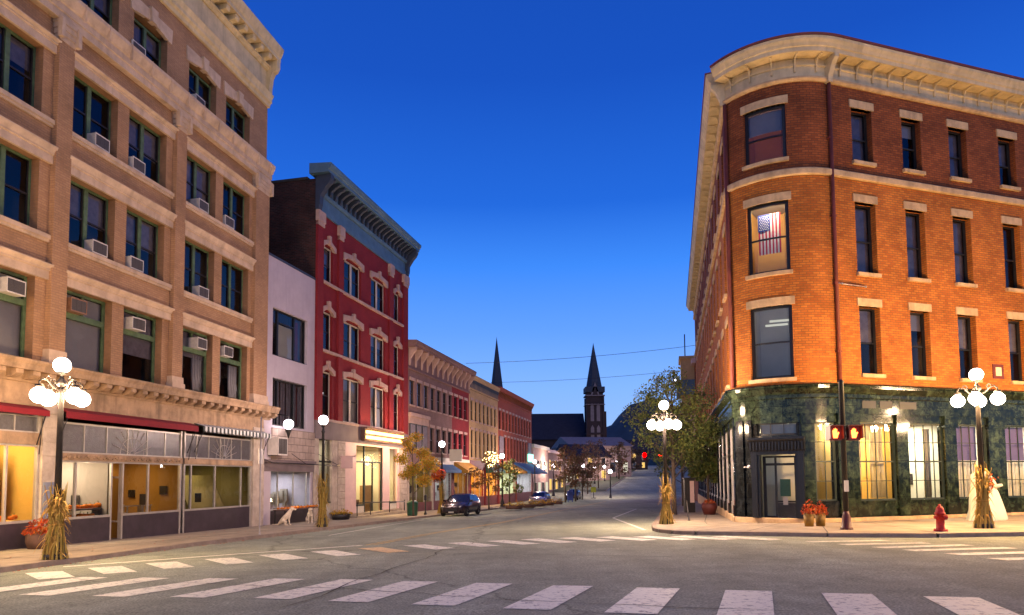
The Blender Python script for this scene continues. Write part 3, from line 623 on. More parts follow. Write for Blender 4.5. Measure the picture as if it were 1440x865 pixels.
# upper windows
random.seed(11)
for r, (z0, z1) in enumerate((R3, R4)):
    for a, c in cols:
        bl = random.choice([None, (.35, 'curtain'), (.5, 'blind'), (.5, 'curtain'), None, (.95, 'curtain')])
        window(T, a, c, z0, z1, .3, 'green', mull=1, rail=.5, fw=.075, blind=bl, mw=.17)
for a, c in cols: window(T, a + .1, c - .1, R5[0], R5[1] - .14, .3, 'green', mull=1, rail=.5, fw=.09, blind=random.choice([None, (.4, 'curtain')]), mw=.15)
for i, (a, c) in enumerate(cols):
    f = window(T, a, c, *R2, .3, 'green', mull=0, rail=0, fw=.10, blind=[(1, 'curtain'), (.98, 'blind'), (.96, 'blind'), (.6, 'curtain'), (.4, 'curtain'), None][i])
    q = MB(); q.box(a + .1, c - .1, .27, .41, 7.3, 7.5); q.box((a + c) / 2 - .05, (a + c) / 2 + .05, .28, .4, 7.5, 8.17); T.add(q, 'transom_bar', M['green'], f)
    if i in (4, 5):
        q = MB()
        for s_ in (-1, 1):
            for k in range(7): x = (a + c) / 2 + s_ * (.92 - .09 * k); q.tube([(x, .52 + .03 * (k % 2), 7.25), (x, .52 + .03 * (k % 2), 6.4), (x + s_ * .3 * (1 - k / 9), .55, 5.7)], .07, 6)
        T.add(q, 'curtain', M['blind'], f)
m = MB(); m.box(TX0 + .3, TX1 - .3, 1.7, 1.8, 5.5, 21.5)
for z in (5.46, 9.3, 13.2, 17.4, 21.4): m.box(TX0 + .3, TX1 - .3, .45, 1.7, z, z + .15)
T.add(m, 'upper_interior', M['room'])
# shop level
m = MB()
m.prism([(.02, 4.78), (-.14, 4.78), (-.2, 4.9), (-.22, 5.08), (-.62, 5.1), (-.66, 5.26), (-.72, 5.36), (-.72, 5.42), (.3, 5.46)], TX0, TX1 + .5)
T.add(m, 'shop_cornice', M['terra'])
m = MB(); n = 34
for i in range(n):
    x = TX0 + .2 + i * (TX1 - TX0 + .1) / (n - 1); m.prism([(-.18, 5.09), (-.58, 5.09), (-.58, 4.96), (-.4, 4.86), (-.18, 4.84)], x - .13, x + .13)
T.add(m, 'modillion', M['terra'])
m = MB(); m.box(TX0, TX1, -.06, .3, 4.12, 4.78); m.box(TX0, TX1, -.1, .02, 4.06, 4.14)
for x in (-7.1, -.95, 2.0): m.box(x, x + .02, -.065, 0, 4.14, 4.78)
T.add(m, 'frieze', M['terra'])
for a, c, nm in ((-7.05, -6.3, 'rust'), (5.25, 6.25, 'rust'), (-13.4, -12.6, 'rust')):
    m = MB(); z = -1.2
    while z < 4.0:
        m.box(a, c, -.12, .35, z, z + .43); m.box(a + .02, c - .02, -.09, .34, z + .43, z + .46); z += .46
    T.add(m, 'pier', M[nm])
m = MB(); m.box(-7.0, -6.38, -.19, -.12, .45, 1.62); m.box(-6.97, -6.41, -.2, -.18, .5, 1.57); T.add(m, 'meter_box', M['greypanel'])
def storefront(b, x0, x1, posts, zt=(2.66, 3.6), zs=(2.36, 2.6), zg=.36, base=-1.3, doors=(), sun=None, carved=False):
    f = MB()
    for p in posts: f.box(p - .035, p + .035, .0, .09, base if any(abs(p - d) < .02 for dd in doors for d in dd) else zg, zs[0])
    f.box(x0, x1, -.01, .1, zs[0] - .06, zs[0]); 
    spans = []; xs = [x0] + sorted(d for dd in doors for d in dd) + [x1]
    for i in range(0, len(xs), 2): f.box(xs[i], xs[i + 1], -.012, .1, zg - .02, zg + .06); spans.append((xs[i], xs[i + 1]))
    f.box(x0, x0 + .09, -.015, .1, base, 3.75); f.box(x1 - .09, x1, -.015, .1, base, 3.75)
    f.box(x0 + .09, x1 - .09, 0, .08, zt[0] - .05, zt[0]); f.box(x0 + .09, x1 - .09, 0, .08, zt[1], zt[1] + .07)
    fo = b.add(f, 'storefront_frame', M['alu'])
    g = MB(); xs = sorted([x0] + list(posts) + [x1])
    for a, c in zip(xs, xs[1:]):
        if any(abs(a - d[0]) < .02 and abs(c - d[1]) < .02 for d in doors): continue
        g.face([(a, .05, zg), (c, .05, zg), (c, .05, zs[0]), (a, .05, zs[0])])
    b.add(g, 'display_window', M['shopglass'])
    p = MB()
    for a, c in spans: p.box(a, c, 0.01, .1, base, zg - .02)
    b.add(p, 'bulkhead', M['moss'])
    t = MB(); nx = int((x1 - x0) / .13)
    t.box(x0 + .09, x1 - .09, .03, .05, *zt)
    b.add(t, 'transom_glass', M['prism'])
    t = MB()
    for k in range(1, 6):
        x = x0 + (x1 - x0) * k / 6; t.box(x - .02, x + .02, .0, .03, *zt)
    if sun:
        cx = sun
        for k in range(1, 10):
            a = math.pi * k / 10; r = .86
            if zt[0] + r * math.sin(a) < zt[1]: t.tube([(cx + .12 * math.cos(a), .02, zt[0] + .12 * math.sin(a)), (cx + 1.05 * math.cos(a), .02, min(zt[1], zt[0] + 1.05 * math.sin(a)))], .016, 4)
        t.tube([(cx + .13 * math.cos(math.pi * k / 12), .02, zt[0] + .13 * math.sin(math.pi * k / 12)) for k in range(13)], .02, 4)
        t.tube([(cx + .62 * math.cos(math.pi * k / 16), .02, zt[0] + .62 * math.sin(math.pi * k / 16)) for k in range(17)], .013, 4)
    b.add(t, 'transom_lead', M['alu'])
    s_ = MB(); s_.box(x0, x1, -.06, .1, zs[0], zs[1])
    if carved:
        n = int((x1 - x0) / .42)
        for k in range(n):
            x = x0 + .25 + k * (x1 - x0 - .5) / (n - 1)
            s_.tube([(x - .17, -.07, zs[0] + .07), (x - .06, -.09, zs[0] + .17), (x + .06, -.09, zs[0] + .07), (x + .17, -.07, zs[0] + .16)], .035, 5); s_.ball((x, -.08, zs[0] + .12), .045, 8)
    b.add(s_, 'sign_band', M['terra'])
storefront(T, -6.28, -.05, [-5.55, -3.92, -3.36, -2.0], doors=((-3.92, -3.36),), sun=-2.9, carved=True)
storefront(T, .1, 5.25, [.62, 2.32, 4.4], sun=3.0)
storefront(T, -12.6, -7.05, [-11.0, -9.3, -8.2], zt=(3.25, 3.72), zs=(2.82, 3.2), zg=.36)
# the open recess at the middle shop door and its leaf
m = MB(); m.box(-3.40, -3.34, .1, .16, -1.2, 2.3); m.box(-3.40, -3.34, 1.0, 1.06, -1.2, 2.3); m.box(-3.40, -3.34, .16, 1.0, -1.2, -.6); m.box(-3.40, -3.34, .16, 1.0, 1.75, 1.82); m.box(-3.38, -3.36, .16, 1.0, .1, .16)
d = T.add(m, 'door', M['alu']); m = MB(); m.face([(-3.37, .16, -.6), (-3.37, 1.0, -.6), (-3.37, 1.0, 1.75), (-3.37, .16, 1.75)]); T.add(m, 'pane', M['shopglass'], d)
room(T, -12.5, -7.06, -.75, 3.9, .12, 1.5, 'plaster_y', power=230, col=(1, .74, .36))
room(T, -6.28, -3.98, -.75, 2.6, .12, 3.2, 'plaster_g', power=90, col=(1, .78, .5)); room(T, -3.9, -.05, -.75, 2.6, .12, 2.8, 'plaster_o', power=34, col=(1, .62, .22))
room(T, .1, 5.25, -.75, 2.6, .12, 3.4, 'plaster_v', power=26, col=(1, .8, .4))
m = MB()
for x in (-8.5, -7.75): m.box(x, x + .06, .9, 1.5, -.7, 2.8)
m.box(-12.4, -7.1, .25, 1.2, -.75, .42); T.add(m, 'display_shelf', M['plaster_y'])
m = MB()
for z in (.66, .3): m.box(-5.6, -4.0, .3, .75, z - .05, z)
for x in (-5.55, -4.05): m.box(x, x + .05, .35, .7, -.75, .62)
T.add(m, 'display_shelf', M['moss'])
m = MB(); m.box(-3.3, -.5, 1.0, 1.05, .62, .66); m.box(-3.3, -.5, 1.0, 1.05, .3, .33)
for x in (-3.2, -1.9, -.6): m.box(x, x + .04, 1.0, 1.05, -.75, .62)
T.add(m, 'display_rail', M['alu'])
clutter(T, -6.1, -4.12, -.75, .95, 3.1, 1); clutter(T, -3.2, -.19, -.75, .5, 2.7, 2); clutter(T, .3, 2.4, -.75, .5, 3.3, 3)
m = MB(); m.prism([(.9, -.7), (3.3, -.7), (3.3, 1.9), (2.2, 1.9)], 2.5, 5.2); T.add(m, 'partition', M['plaster_v'])
# awnings rolled up over the shops
def rolled(b, x0, x1, z0, z1, p, mat, name='awning', stripe=False):
    m = MB(); m.prism([(-.1, z1), (-p, z0 + (z1 - z0) * .62), (-p, z0 + .02), (-p + .02, z0 + .02), (-p + .02, z0 + (z1 - z0) * .55), (-.1, z1 - .05)], x0, x1)
    if stripe:
        n = int((x1 - x0) / .147)
        for k in range(n): a = x0 + k * (x1 - x0) / n; m.plate([(a, z0 + .04), (a + (x1 - x0) / n * .5, z0 - .05), (a + (x1 - x0) / n, z0 + .04)], -p, -p + .015)
    o = b.add(m, name, M[mat]); q = MB()
    for x in (x0 + .1, x1 - .12):
        q.tube([(x, -.06, z0 - .9), (x, -p + .04, z0 + .05)], .018, 6); q.tube([(x + .1, -.06, z0 - 1.2), (x + .02, -p * .6, z0 - .05)], .014, 6)
    q.tube([(x0 + .02, -p + .05, z0 + .1), (x1 - .02, -p + .05, z0 + .1)], .03, 6)
    b.add(q, 'awning_arm', M['iron'], o)
rolled(T, -6.55, .35, 3.72, 4.12, .5, 'redawn'); rolled(T, .6, 6.15, 3.78, 4.14, .55, 'stripeawn', stripe=True); rolled(T, -13.3, -7.1, 3.72, 4.05, .4, 'redawn')

# ------------------------------------------------------------------ 2  white stuccoed shop
AR = .22926
W = Bld('white_stucco_building', -12.808, 35.662, AR, -.72, 'narrow white stucco building with two wide windows, wedged between tan block and red building')
WX0, WX1 = -.36, 4.75
m = MB(); m.wall(WX0, WX1, 4.4, 13.6, [(.35, 3.92, 8.32, 10.92), (.42, 3.95, 4.55, 7.12)], .3); W.add(m, 'wall', M['stucco'])
shell(W, WX0, WX1, -1.4, 13.62, 14, M['stucco'], 13.3)
m = MB(); m.box(WX0, WX1, -.03, .3, 13.6, 13.72); W.add(m, 'coping', M['bluedark'])
for (x0, x1, z0, z1), k in (((.35, 3.92, 8.32, 10.92), 0), ((.42, 3.95, 4.55, 7.12), 1)):
    f = window(W, x0, x1, z0, z1, .18, 'black', mull=0, rail=0, fw=.08)
    q = MB()
    for x in (x0 + .75, x1 - 1.15): q.box(x - .06, x + .06, .17, .28, z0 + .09, z1 - .08)
    if k == 0: q.box(x0 + .81, x1 - 1.21, .18, .28, z0 + 1.9, z0 + 1.97)
    W.add(q, 'mullion', M['black'], f)
    q = MB()
    if k == 0: q.box(x0 + .85, x1 - 1.2, .3, .32, z0 + .1, z0 + 1.85)
    else:
        for i in range(12): q.box(x0 + .1 + .29 * i, x0 + .3 + .29 * i, .32 + .03 * (i % 2), .34 + .03 * (i % 2), z0 + .1, z1 - .1)
    W.add(q, 'blind', M['plaster_w' if k == 0 else 'curtain'], f)
    q = MB()
    for x in (x0 + .1, x1 - .95):
        q.box(x, x + .5, .36, .4, z0 + .2, z1 - .2)
    W.add(q, 'drape', M['maroon'], f)
m = MB(); m.box(WX0 + .3, WX1 - .3, 1.5, 1.6, 4.5, 13); m.box(WX0 + .3, WX1 - .3, .4, 1.5, 7.5, 7.9); W.add(m, 'upper_interior', M['room'])
m = MB(); m.box(.3, WX1, -.08, .3, 2.72, 4.42); W.add(m, 'tile_fascia', M['stile'])
m = MB(); m.box(WX0, WX1, -.05, .3, 2.1, 2.6); m.box(WX0, WX1, -.2, .0, 2.58, 2.72); W.add(m, 'fascia', M['chtrim'])
m = MB(); m.box(WX0, .3, -.04, .3, -1.2, 4.42); W.add(m, 'pier', M['stucco'])
f = MB()
for x in (.3, 1.05, 2.6, 4.0, 4.68): f.box(x, x + .05, .02, .1, .05, 2.1)
f.box(.3, 4.73, .0, .11, .02, .1); fo = W.add(f, 'storefront_frame', M['alu'])
m = MB(); m.face([(.3, .06, .1), (4.7, .06, .1), (4.7, .06, 2.1), (.3, .06, 2.1)]); W.add(m, 'display_window', M['shopglass'])
m = MB(); m.box(.3, 4.75, .01, .3, -1.2, .02); W.add(m, 'bulkhead', M['moss'])
room(W, .3, 4.75, -.8, 2.1, .12, 3.0, 'plaster_w', power=70, col=(.85, .9, 1.0))
m = MB(); random.seed(5)
for i in range(26): x = .6 + i * .15; z = random.uniform(.3, .5); m.box(x, x + .12, 1.2 + random.uniform(0, .5), 1.75, z, z + random.uniform(.3, .75))
W.add(m, 'goods', M['goods'])
clutter(W, .4, 4.6, -.8, .6, 2.9, 4)
m = MB(); m.tube([(-.4, -.5, 2.55), (2.2, -1.0, 2.5), (5.4, -1.35, 2.45)], .028, 6); m.tube([(-.35, 0, 2.75), (-.35, -.5, 2.56)], .03, 6); m.tube([(2.2, -1.0, 2.5), (2.2, -.1, 3.1)], .015, 5); m.tube([(5.4, -1.35, 2.45), (5.2, 0, 3.2)], .015, 5); W.add(m, 'awning_bar', M['iron'])

# ------------------------------------------------------------------ 3  red painted building
RX0, RX1 = 4.78, 19.25
Rb = Bld('red_brick_building', *W.w(RX0, 0)[:2], AR, -.85, 'tall red painted brick building with blue grey bracketed cornice and bright shop sign')
Rb.px, Rb.py = W.px, W.py; Rb.root.location = (W.px, W.py, -.85)
wn = [(5.62, 6.92, 0), (8.42, 10.95, 1), (12.52, 15.05, 1), (16.68, 17.85, 0)]
rows = [(5.35, 8.35), (9.6, 12.08), (13.85, 16.2)]
holes = [(a, c, z0, z1) for a, c, _ in wn for z0, z1 in rows]
m = MB(); m.wall(RX0, RX1, 5.2, 18.2, holes, .3); Rb.add(m, 'wall', M['redp'])
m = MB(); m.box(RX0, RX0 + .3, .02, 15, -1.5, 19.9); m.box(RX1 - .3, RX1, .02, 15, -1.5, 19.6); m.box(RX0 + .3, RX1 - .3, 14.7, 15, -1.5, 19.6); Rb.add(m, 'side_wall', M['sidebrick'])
m = MB(); m.box(RX0 - .05, RX0 + .35, 0.6, 15, 19.9, 20.05); m.box(RX0 + .3, RX1 - .3, .3, 14.7, 19.2, 19.4); Rb.add(m, 'roof', M['roof'])
m = MB()
for a, c in ((4.78, 5.5), (7.5, 8.05), (15.55, 16.2), (18.3, 19.25)): m.box(a, c, -.14, .012, 5.2, 17.4)
Rb.add(m, 'pilaster', M['redp'])
m = MB()
for a, c in ((4.78, 5.5), (7.5, 8.05), (15.55, 16.2), (18.3, 19.25)): m.box(a - .06, c + .06, -.24, .0, 17.3, 17.95); m.box(a, c, -.2, 0, 17.05, 17.3)
Rb.add(m, 'capital', M['lintelr'])
for z0, z1 in rows:
    for a, c, dbl in wn:
        m = MB(); xm = (a + c) / 2; z = z1 - .22
        m.plate([(a - .22, z), (a, z), (a, z + .05), (a + (c - a) * .2, z + .22), (xm, z + .3), (c - (c - a) * .2, z + .22), (c, z + .05), (c, z), (c + .22, z), (c + .22, z + .3), (xm, z + .62), (a - .22, z + .3)] if not dbl else
                [(a - .22, z), (a, z), (a, z + .05), (a + .4, z + .24), (xm, z + .3), (c - .4, z + .24), (c, z + .05), (c, z), (c + .22, z), (c + .22, z + .46), (xm + .3, z + .6), (xm + .1, z + .74), (xm - .1, z + .74), (xm - .3, z + .6), (a - .22, z + .46)], -.13, .08)
        m.plate([(xm - .1, z + .28), (xm + .1, z + .28), (xm + .12, z + .82), (xm - .12, z + .82)], -.2, .05)
        Rb.add(m, 'window_head', M['lintelr'])
        window(Rb, a, c, z0, z1 - .05, .17, 'wframe', mull=dbl, rail=.5, fw=.09, blind=(.97, 'blind') if z0 < 6 and dbl else random.choice([None, (.5, 'curtain'), None, (.3, 'blind')]), mw=.22)
    m = MB(); m.box(RX0 + .72, RX1 - .95, -.16, .2, z0 - .16, z0 - .002); Rb.add(m, 'sill', M['lintelr'])
m = MB(); m.box(RX0 + .3, RX1 - .3, 1.5, 1.6, 5.3, 18)
for z in (5.25, 9.0, 13.2, 17.2): m.box(RX0 + .3, RX1 - .3, .35, 1.5, z, z + .2)
Rb.add(m, 'upper_interior', M['room'])
m = MB()
m.box(RX0 - .02, RX1, -.1, .02, 17.95, 18.35); m.box(RX0 - .02, RX1, -.04, .03, 18.35, 19.0); m.prism([(.02, 19.0), (-.14, 19.0), (-.2, 19.12), (-.2, 19.22), (.02, 19.22)], RX0 - .04, RX1)
m.box(RX0, RX1, -.08, .05, 19.22, 20.1)
m.prism([(.3, 20.08), (-.98, 20.08), (-.98, 20.26), (-1.05, 20.3), (-1.15, 20.5), (-1.15, 20.62), (.3, 20.72)], RX0 - .35, RX1 + .3)
Rb.add(m, 'cornice', M['bluecorn'])
m = MB(); n = 21
for i in range(n):
    x = RX0 + .75 + i * (RX1 - RX0 - 1.4) / (n - 1); m.prism(scroll(.86, 20.06, .8), x - .1, x + .1)
for x in (RX0 + .12, RX1 - .2): m.prism(scroll(1.0, 20.06, 2.05, .3), x - .2, x + .2)
Rb.add(m, 'cornice_bracket', M['bluedark'])
# its shop
m = MB(); m.box(RX0, RX1, -.12, .3, 4.1, 5.2); Rb.add(m, 'sign_band', M['chtrim'])
m = MB()
for z in (4.42, 4.78): m.box(10.9, 17.4, -.52, -.44, z, z + .2)
Rb.add(m, 'sign_tube', M['tube'])
m = MB(); m.box(10.75, 17.55, -.43, -.12, 4.28, 5.1); m.box(10.75, 17.55, -.6, -.12, 5.1, 5.18); Rb.add(m, 'sign_box', M['potb'])
for x in (11.8, 14.2, 16.6): light('sign_lamp', 'POINT', (x, -1.3, 4.6 + .85), 220, (1, .6, .22), .12, Rb.root)
m = MB(); m.box(4.78, 5.3, -.05, .3, -1.3, 4.1); m.box(6.9, 7.6, -.08, .3, -1.3, 4.1)
z = -1.3
while z < 4.0: m.box(7.62, 8.6, -.1, .3, z, z + .42); m.box(17.75, 19.2, -.1, .3, z, z + .42); z += .44
Rb.add(m, 'pier', M['rust'])
m = MB(); m.box(8.72, 10.3, -.04, .3, -1.2, 4.1); m.box(14.62, 15.85, -.04, .3, -1.2, 4.1); m.box(17.3, 17.75, -.04, .3, -1.2, 4.1); m.box(10.3, 17.3, -.03, .3, 3.95, 4.1); Rb.add(m, 'shop_pilaster', M['pinks'])
f = MB()
for x in (10.3, 11.62, 14.55): f.box(x, x + .08, .02, .12, -.9, 3.95)
f.box(15.85, 15.93, .02, .12, -.6, 3.95); f.box(10.38, 14.6, .01, .13, 2.8, 2.9); f.box(10.3, 11.7, .0, .13, -.15, -.02); f.box(15.9, 17.3, .0, .13, -.15, -.02)
for x in (11.72, 13.0, 14.45): f.box(x, x + .09, .03, .12, -.85, 2.8)
f.box(5.3, 6.9, .0, .12, .2, .3); f.box(5.3, 6.9, .0, .12, 2.7, 2.8); f.box(6.05, 6.13, .01, .1, .3, 4.1)
Rb.add(f, 'storefront_frame', M['dgreen'])
m = MB()
for a, c, z0 in ((10.3, 11.65, -.05), (11.7, 14.6, -.85), (15.9, 17.3, -.05), (5.3, 6.9, .25)): m.face([(a, .07, z0), (c, .07, z0), (c, .07, 3.95), (a, .07, 3.95)])
Rb.add(m, 'display_window', M['shopglass'])
m = MB()
for a, c in ((10.3, 11.65), (15.9, 17.3), (5.3, 6.9)): m.box(a, c, .02, .28, -1.3, -.15 if a > 6 else .2)
Rb.add(m, 'bulkhead', M['signw'])
room(Rb, 10.3, 17.3, -.95, 3.95, .13, 4.5, 'plaster_w', power=420, col=(1, .74, .34)); room(Rb, 5.3, 6.9, -.95, 4.05, .13, 3, 'plaster_w', power=25, col=(1, .85, .6))
m = MB()
for x in (12.0, 13.9): m.box(x, x + .45, 2.2, 2.7, -.9, 2.3)
m.box(12.3, 14.2, 1.6, 2.2, -.9, .2); m.box(15.9, 17.2, 2.0, 2.4, -.9, 1.2); m.box(10.4, 11.5, 1.2, 1.6, -.9, .5); Rb.add(m, 'shop_counter', M['floorwood']); random.seed(6); m = MB()
for i in range(30): x = random.choice((10.45, 11.0, 12.4, 13.2, 16.0, 16.6)) + random.uniform(0, .4); z = random.choice((.5, 1.2, 1.9)); m.box(x, x + .22, 1.0 if x < 11.6 else 3.4, 1.25 if x < 11.6 else 3.7, z - .5, z + random.uniform(-.1, .35))
Rb.add(m, 'goods', M['goods'])
m = MB(); m.tube([(9.0, -.75, .12), (11.0, -.75, .1), (14.2, -.75, .02), (17.0, -.75, -.05)], .04, 6)
for x in (9.0, 11.0, 14.2, 17.0): m.tube([(x, -.75, -1.2), (x, -.75, .1)], .035, 6)
Rb.add(m, 'handrail', M['iron'])
m = MB(); m.box(8.7, 17.3, -.9, .0, -1.4, -.72); m.box(8.7, 17.3, -.45, .0, -.72, -.58); Rb.add(m, 'step', M['walk'])
m = MB(); m.box(7.9, 8.0, -1.15, -.1, 3.05, 3.15); m.box(7.93, 7.97, -.95, -.15, 2.35, 3.05); Rb.add(m, 'projecting_sign', M['pinks'])

# ------------------------------------------------------------------ 4  the lower brick row
def row_block(name, x0, x1, zb, label, mat, wins3, r3, wins2, r2, ztop, corn, cmat, bmat, stone, ww=1.0, n_br=0, brk=None, base=3.6, dep=16, painted=None, frame='black', panes='dpane', sidewall=None):
    b = Bld(name, W.px, W.py, AR, zb, label); b.root.location = (*W.w(x0, 0)[:2], zb)
    def wx(mb): mb.v = [(p[0] - x0, p[1], p[2]) for p in mb.v]; return mb
    h = [(x, x + ww, *r3) for x in wins3] + [(x, x + ww, *r2) for x in wins2]
    m = MB(); m.wall(x0, x1, base, corn[0] + .2, h, .22)
    if painted:
        for i, f in enumerate(m.f):
            if sum(m.v[k][0] for k in f) / len(f) > painted[0]: m.m[i] = 1
    xs0 = m; b.add(wx(m), 'wall', [M[mat], M[painted[1]] if painted else M[mat]])
    m = MB(); m.box(x0, x0 + .3, .02, dep, -2.5, ztop - .3); m.box(x1 - .3, x1, .02, dep, -2.5, ztop - .3); m.box(x0 + .3, x1 - .3, dep - .3, dep, -2.5, ztop - .3); b.add(wx(m), 'side_wall', M[sidewall or mat])
    m = MB(); m.box(x0 + .3, x1 - .3, .35, dep - .3, ztop - .8, ztop - .6); b.add(wx(m), 'roof', M['roof'])
    p = corn[2]
    m = MB(); m.prism([(.3, corn[1] - .55), (-p + .12, corn[1] - .5), (-p + .12, corn[1] - .36), (-p + .05, corn[1] - .32), (-p, corn[1] - .1), (-p, corn[1]), (.3, corn[1] + .06)], x0, x1 + (.1 if x1 > 60 else 0))
    m.box(x0, x1, -.07, .2, corn[0], corn[1] - .5); m.prism([(.01, corn[0] - .02), (-.16, corn[0] - .02), (-.16, corn[0] + .12), (.01, corn[0] + .14)], x0, x1); b.add(wx(m), 'cornice', M[cmat])
    if n_br:
        m = MB()
        for i in range(n_br):
            x = x0 + .35 + i * (x1 - x0 - .7) / (n_br - 1); m.prism(scroll(p - .14, corn[1] - .52, *brk[1:]), x - brk[0], x + brk[0])
        b.add(wx(m), 'cornice_bracket', M[bmat])
    for xs, (z0, z1) in ((wins3, r3), (wins2, r2)):
        m = MB()
        for x in xs: m.box(x - .1, x + ww + .1, -.07, .1, z1, z1 + .26); m.box(x - .08, x + ww + .08, -.09, .15, z0 - .12, z0)
        if xs: b.add(wx(m), 'lintel_and_sill', M[stone])
        for x in xs:
            f = MB(); fw = .07; f.box(x, x + fw, .12, .2, z0, z1); f.box(x + ww - fw, x + ww, .12, .2, z0, z1); f.box(x + fw, x + ww - fw, .122, .2, z1 - fw, z1); f.box(x + fw, x + ww - fw, .122, .2, z0, z0 + fw); zm = (z0 + z1) / 2; f.box(x + fw, x + ww - fw, .125, .19, zm - .03, zm + .03)
            fo = b.add(wx(f), 'window', M[frame]); g = MB(); g.face([(x + fw, .17, z0 + fw), (x + ww - fw, .17, z0 + fw), (x + ww - fw, .17, z1 - fw), (x + fw, .17, z1 - fw)]); b.add(wx(g), 'pane', M[panes], fo)
    b.x0 = x0; b.wx = wx
    return b
Mv = row_block('mauve_brick_building', 19.3, 36.6, -.95, 'mauve brick building with heavy scrolled cornice and its last bays painted red', 'mauve',
    [19.95 + 1.655 * i for i in range(10)], (7.72, 9.72), [24.7 + 1.66 * i for i in range(7)], (4.0, 6.15), 13.0, (10.6, 12.85, .85), 'mauve', 'lintelr', 'lintelr', 1.0, 13, (.11, 1.45, .3), painted=(31.05, 'redp'))
m = MB(); m.box(19.6, 24.2, -.25, .2, 6.75, 7.05); m.box(19.7, 24.1, -.12, .2, 6.2, 6.75); Mv.add(Mv.wx(m), 'bay_hood', M['lintelr'])
for x in (19.9, 21.3, 22.7):
    m = MB(); m.box(x, x + 1.2, -.06, .02, 4.1, 6.2); fo = Mv.add(Mv.wx(m), 'bay_window', M['black']); m = MB(); m.face([(x + .1, -.065, 4.2), (x + 1.1, -.065, 4.2), (x + 1.1, -.065, 6.1), (x + .1, -.065, 6.1)]); Mv.add(Mv.wx(m), 'pane', M['curtain'], fo)
Cr = row_block('cream_brick_building', 36.6, 48.8, -1.15, 'cream painted brick building with dark slatted parapet between mauve and orange red buildings', 'creamb',
    [37.2 + 1.64 * i for i in range(7)], (7.85, 10.0), [37.2 + 1.64 * i for i in range(7)], (3.9, 6.85), 12.8, (11.15, 12.7, .35), 'creamb', 'bluedark', 'lintelr', .85, 24, (.08, 1.1, .5))
Or = row_block('orange_red_brick_building', 48.8, 69.4, -1.4, 'orange red brick building with pale window trim at the far end of the row', 'orred',
    [49.3 + 1.83 * i for i in range(11)], (7.75, 10.1), [51.9 + 1.83 * i for i in range(8)], (3.9, 6.9), 13.0, (11.5, 12.9, .45), 'orred', 'oldred', 'lintelr', .9, 30, (.1, .7, .5))
def row_shop(b, x0, x1, wallmat, power, col, back, fascia, zs=(2.6, 3.6), zb=-1.6, zg=-.3):
    x0, x1 = x0 - b.x0, x1 - b.x0; fl = b.zb + .1
    m = MB(); m.box(x0, x1, -.1, .22, *zs); b.add(m, 'fascia', M[fascia])
    m = MB(); m.box(x0, x0 + .35, -.06, .3, zb, zs[0]); m.box(x1 - .35, x1, -.06, .3, zb, zs[0]); b.add(m, 'shop_pier', M[wallmat])
    m = MB(); m.box(x0 + .35, x1 - .35, .0, .2, zb, zg); b.add(m, 'bulkhead', M['maroon'])
    f = MB()
    n = max(2, int((x1 - x0) / 1.8))
    for i in range(n + 1): x = x0 + .35 + (x1 - x0 - .7) * i / n; f.box(x - .03, x + .03, .02, .1, zg, zs[0])
    b.add(f, 'storefront_frame', M['alu'])
    m = MB(); m.face([(x0 + .35, .06, zg), (x1 - .35, .06, zg), (x1 - .35, .06, zs[0]), (x0 + .35, .06, zs[0])]); b.add(m, 'display_window', M['shopglass'])
    clutter(b, x0 + .5, x1 - .5, fl, .9, 3.1, int(x0 * 7))
    room(b, x0 + .35, x1 - .35, fl, zs[0], .13, 3.2, back, power=power * 1.6, col=col)
row_shop(Mv, 19.4, 25.5, 'rust', 40, (1, .8, .5), 'plaster_v', 'mauve'); row_shop(Mv, 25.5, 31.0, 'maroon', 40, (.9, .9, 1), 'plaster_w', 'signw'); row_shop(Mv, 31.0, 36.5, 'maroon', 60, (1, .7, .3), 'plaster_o', 'signw')
row_shop(Cr, 36.7, 42.7, 'redp', 220, (1, .55, .16), 'plaster_o', 'maroon'); row_shop(Cr, 42.7, 48.7, 'redp', 260, (1, .6, .18), 'plaster_y', 'maroon')
row_shop(Or, 48.9, 58.5, 'orred', 320, (.85, 1, .6), 'plaster_w', 'lintelr'); row_shop(Or, 58.5, 69.3, 'orred', 300, (.75, .8, 1.0), 'plaster_w', 'blueawn')
m = MB(); m.box(49.3 - 48.8, 51.5 - 48.8, -.08, .0, 4.0, 6.9); m.box(66.6 - 48.8, 68.9 - 48.8, -.08, 0, 3.9, 6.9); Or.add(m, 'bay_window', M['curtain'])
m = MB(); m.box(65.6 - 48.8, 68.6 - 48.8, -.4, -.2, 4.1, 5.2); Or.add(m, 'lit_sign', M['teal'])
def awn(b, x0, x1, z0, z1, p, mat):
    x0, x1 = x0 - b.x0, x1 - b.x0; m = MB(); m.prism([(-.1, z1), (-p, z0 + .25), (-p, z0), (-p + .03, z0), (-p + .03, z0 + .22), (-.1, z1 - .05)], x0, x1)
    for x in (x0, x1 - .02):
        m.face([(x, -.1, z1), (x, -p, z0 + .25), (x, -p, z0), (x, -.1, z0)])
    b.add(m, 'awning', M[mat])
awn(Mv, 31.2, 36.4, 2.2, 3.3, 1.5, 'goldawn'); awn(Mv, 26, 30.8, 2.2, 3.0, 1.0, 'blueawn'); awn(Or, 57, 69, 2.3, 3.8, 2.4, 'blueawn'); awn(Or, 49.2, 56.5, 2.3, 3.6, 2.0, 'goldawn'); awn(Cr, 42.8, 48.6, 2.3, 3.4, 1.0, 'greenbin')
m = MB(); m.box(0, .12, -1.6, -.4, 3.3, 4.4); o = Mv.add(m, 'projecting_sign', M['signw'], loc=(9.6, 0, 0)); 

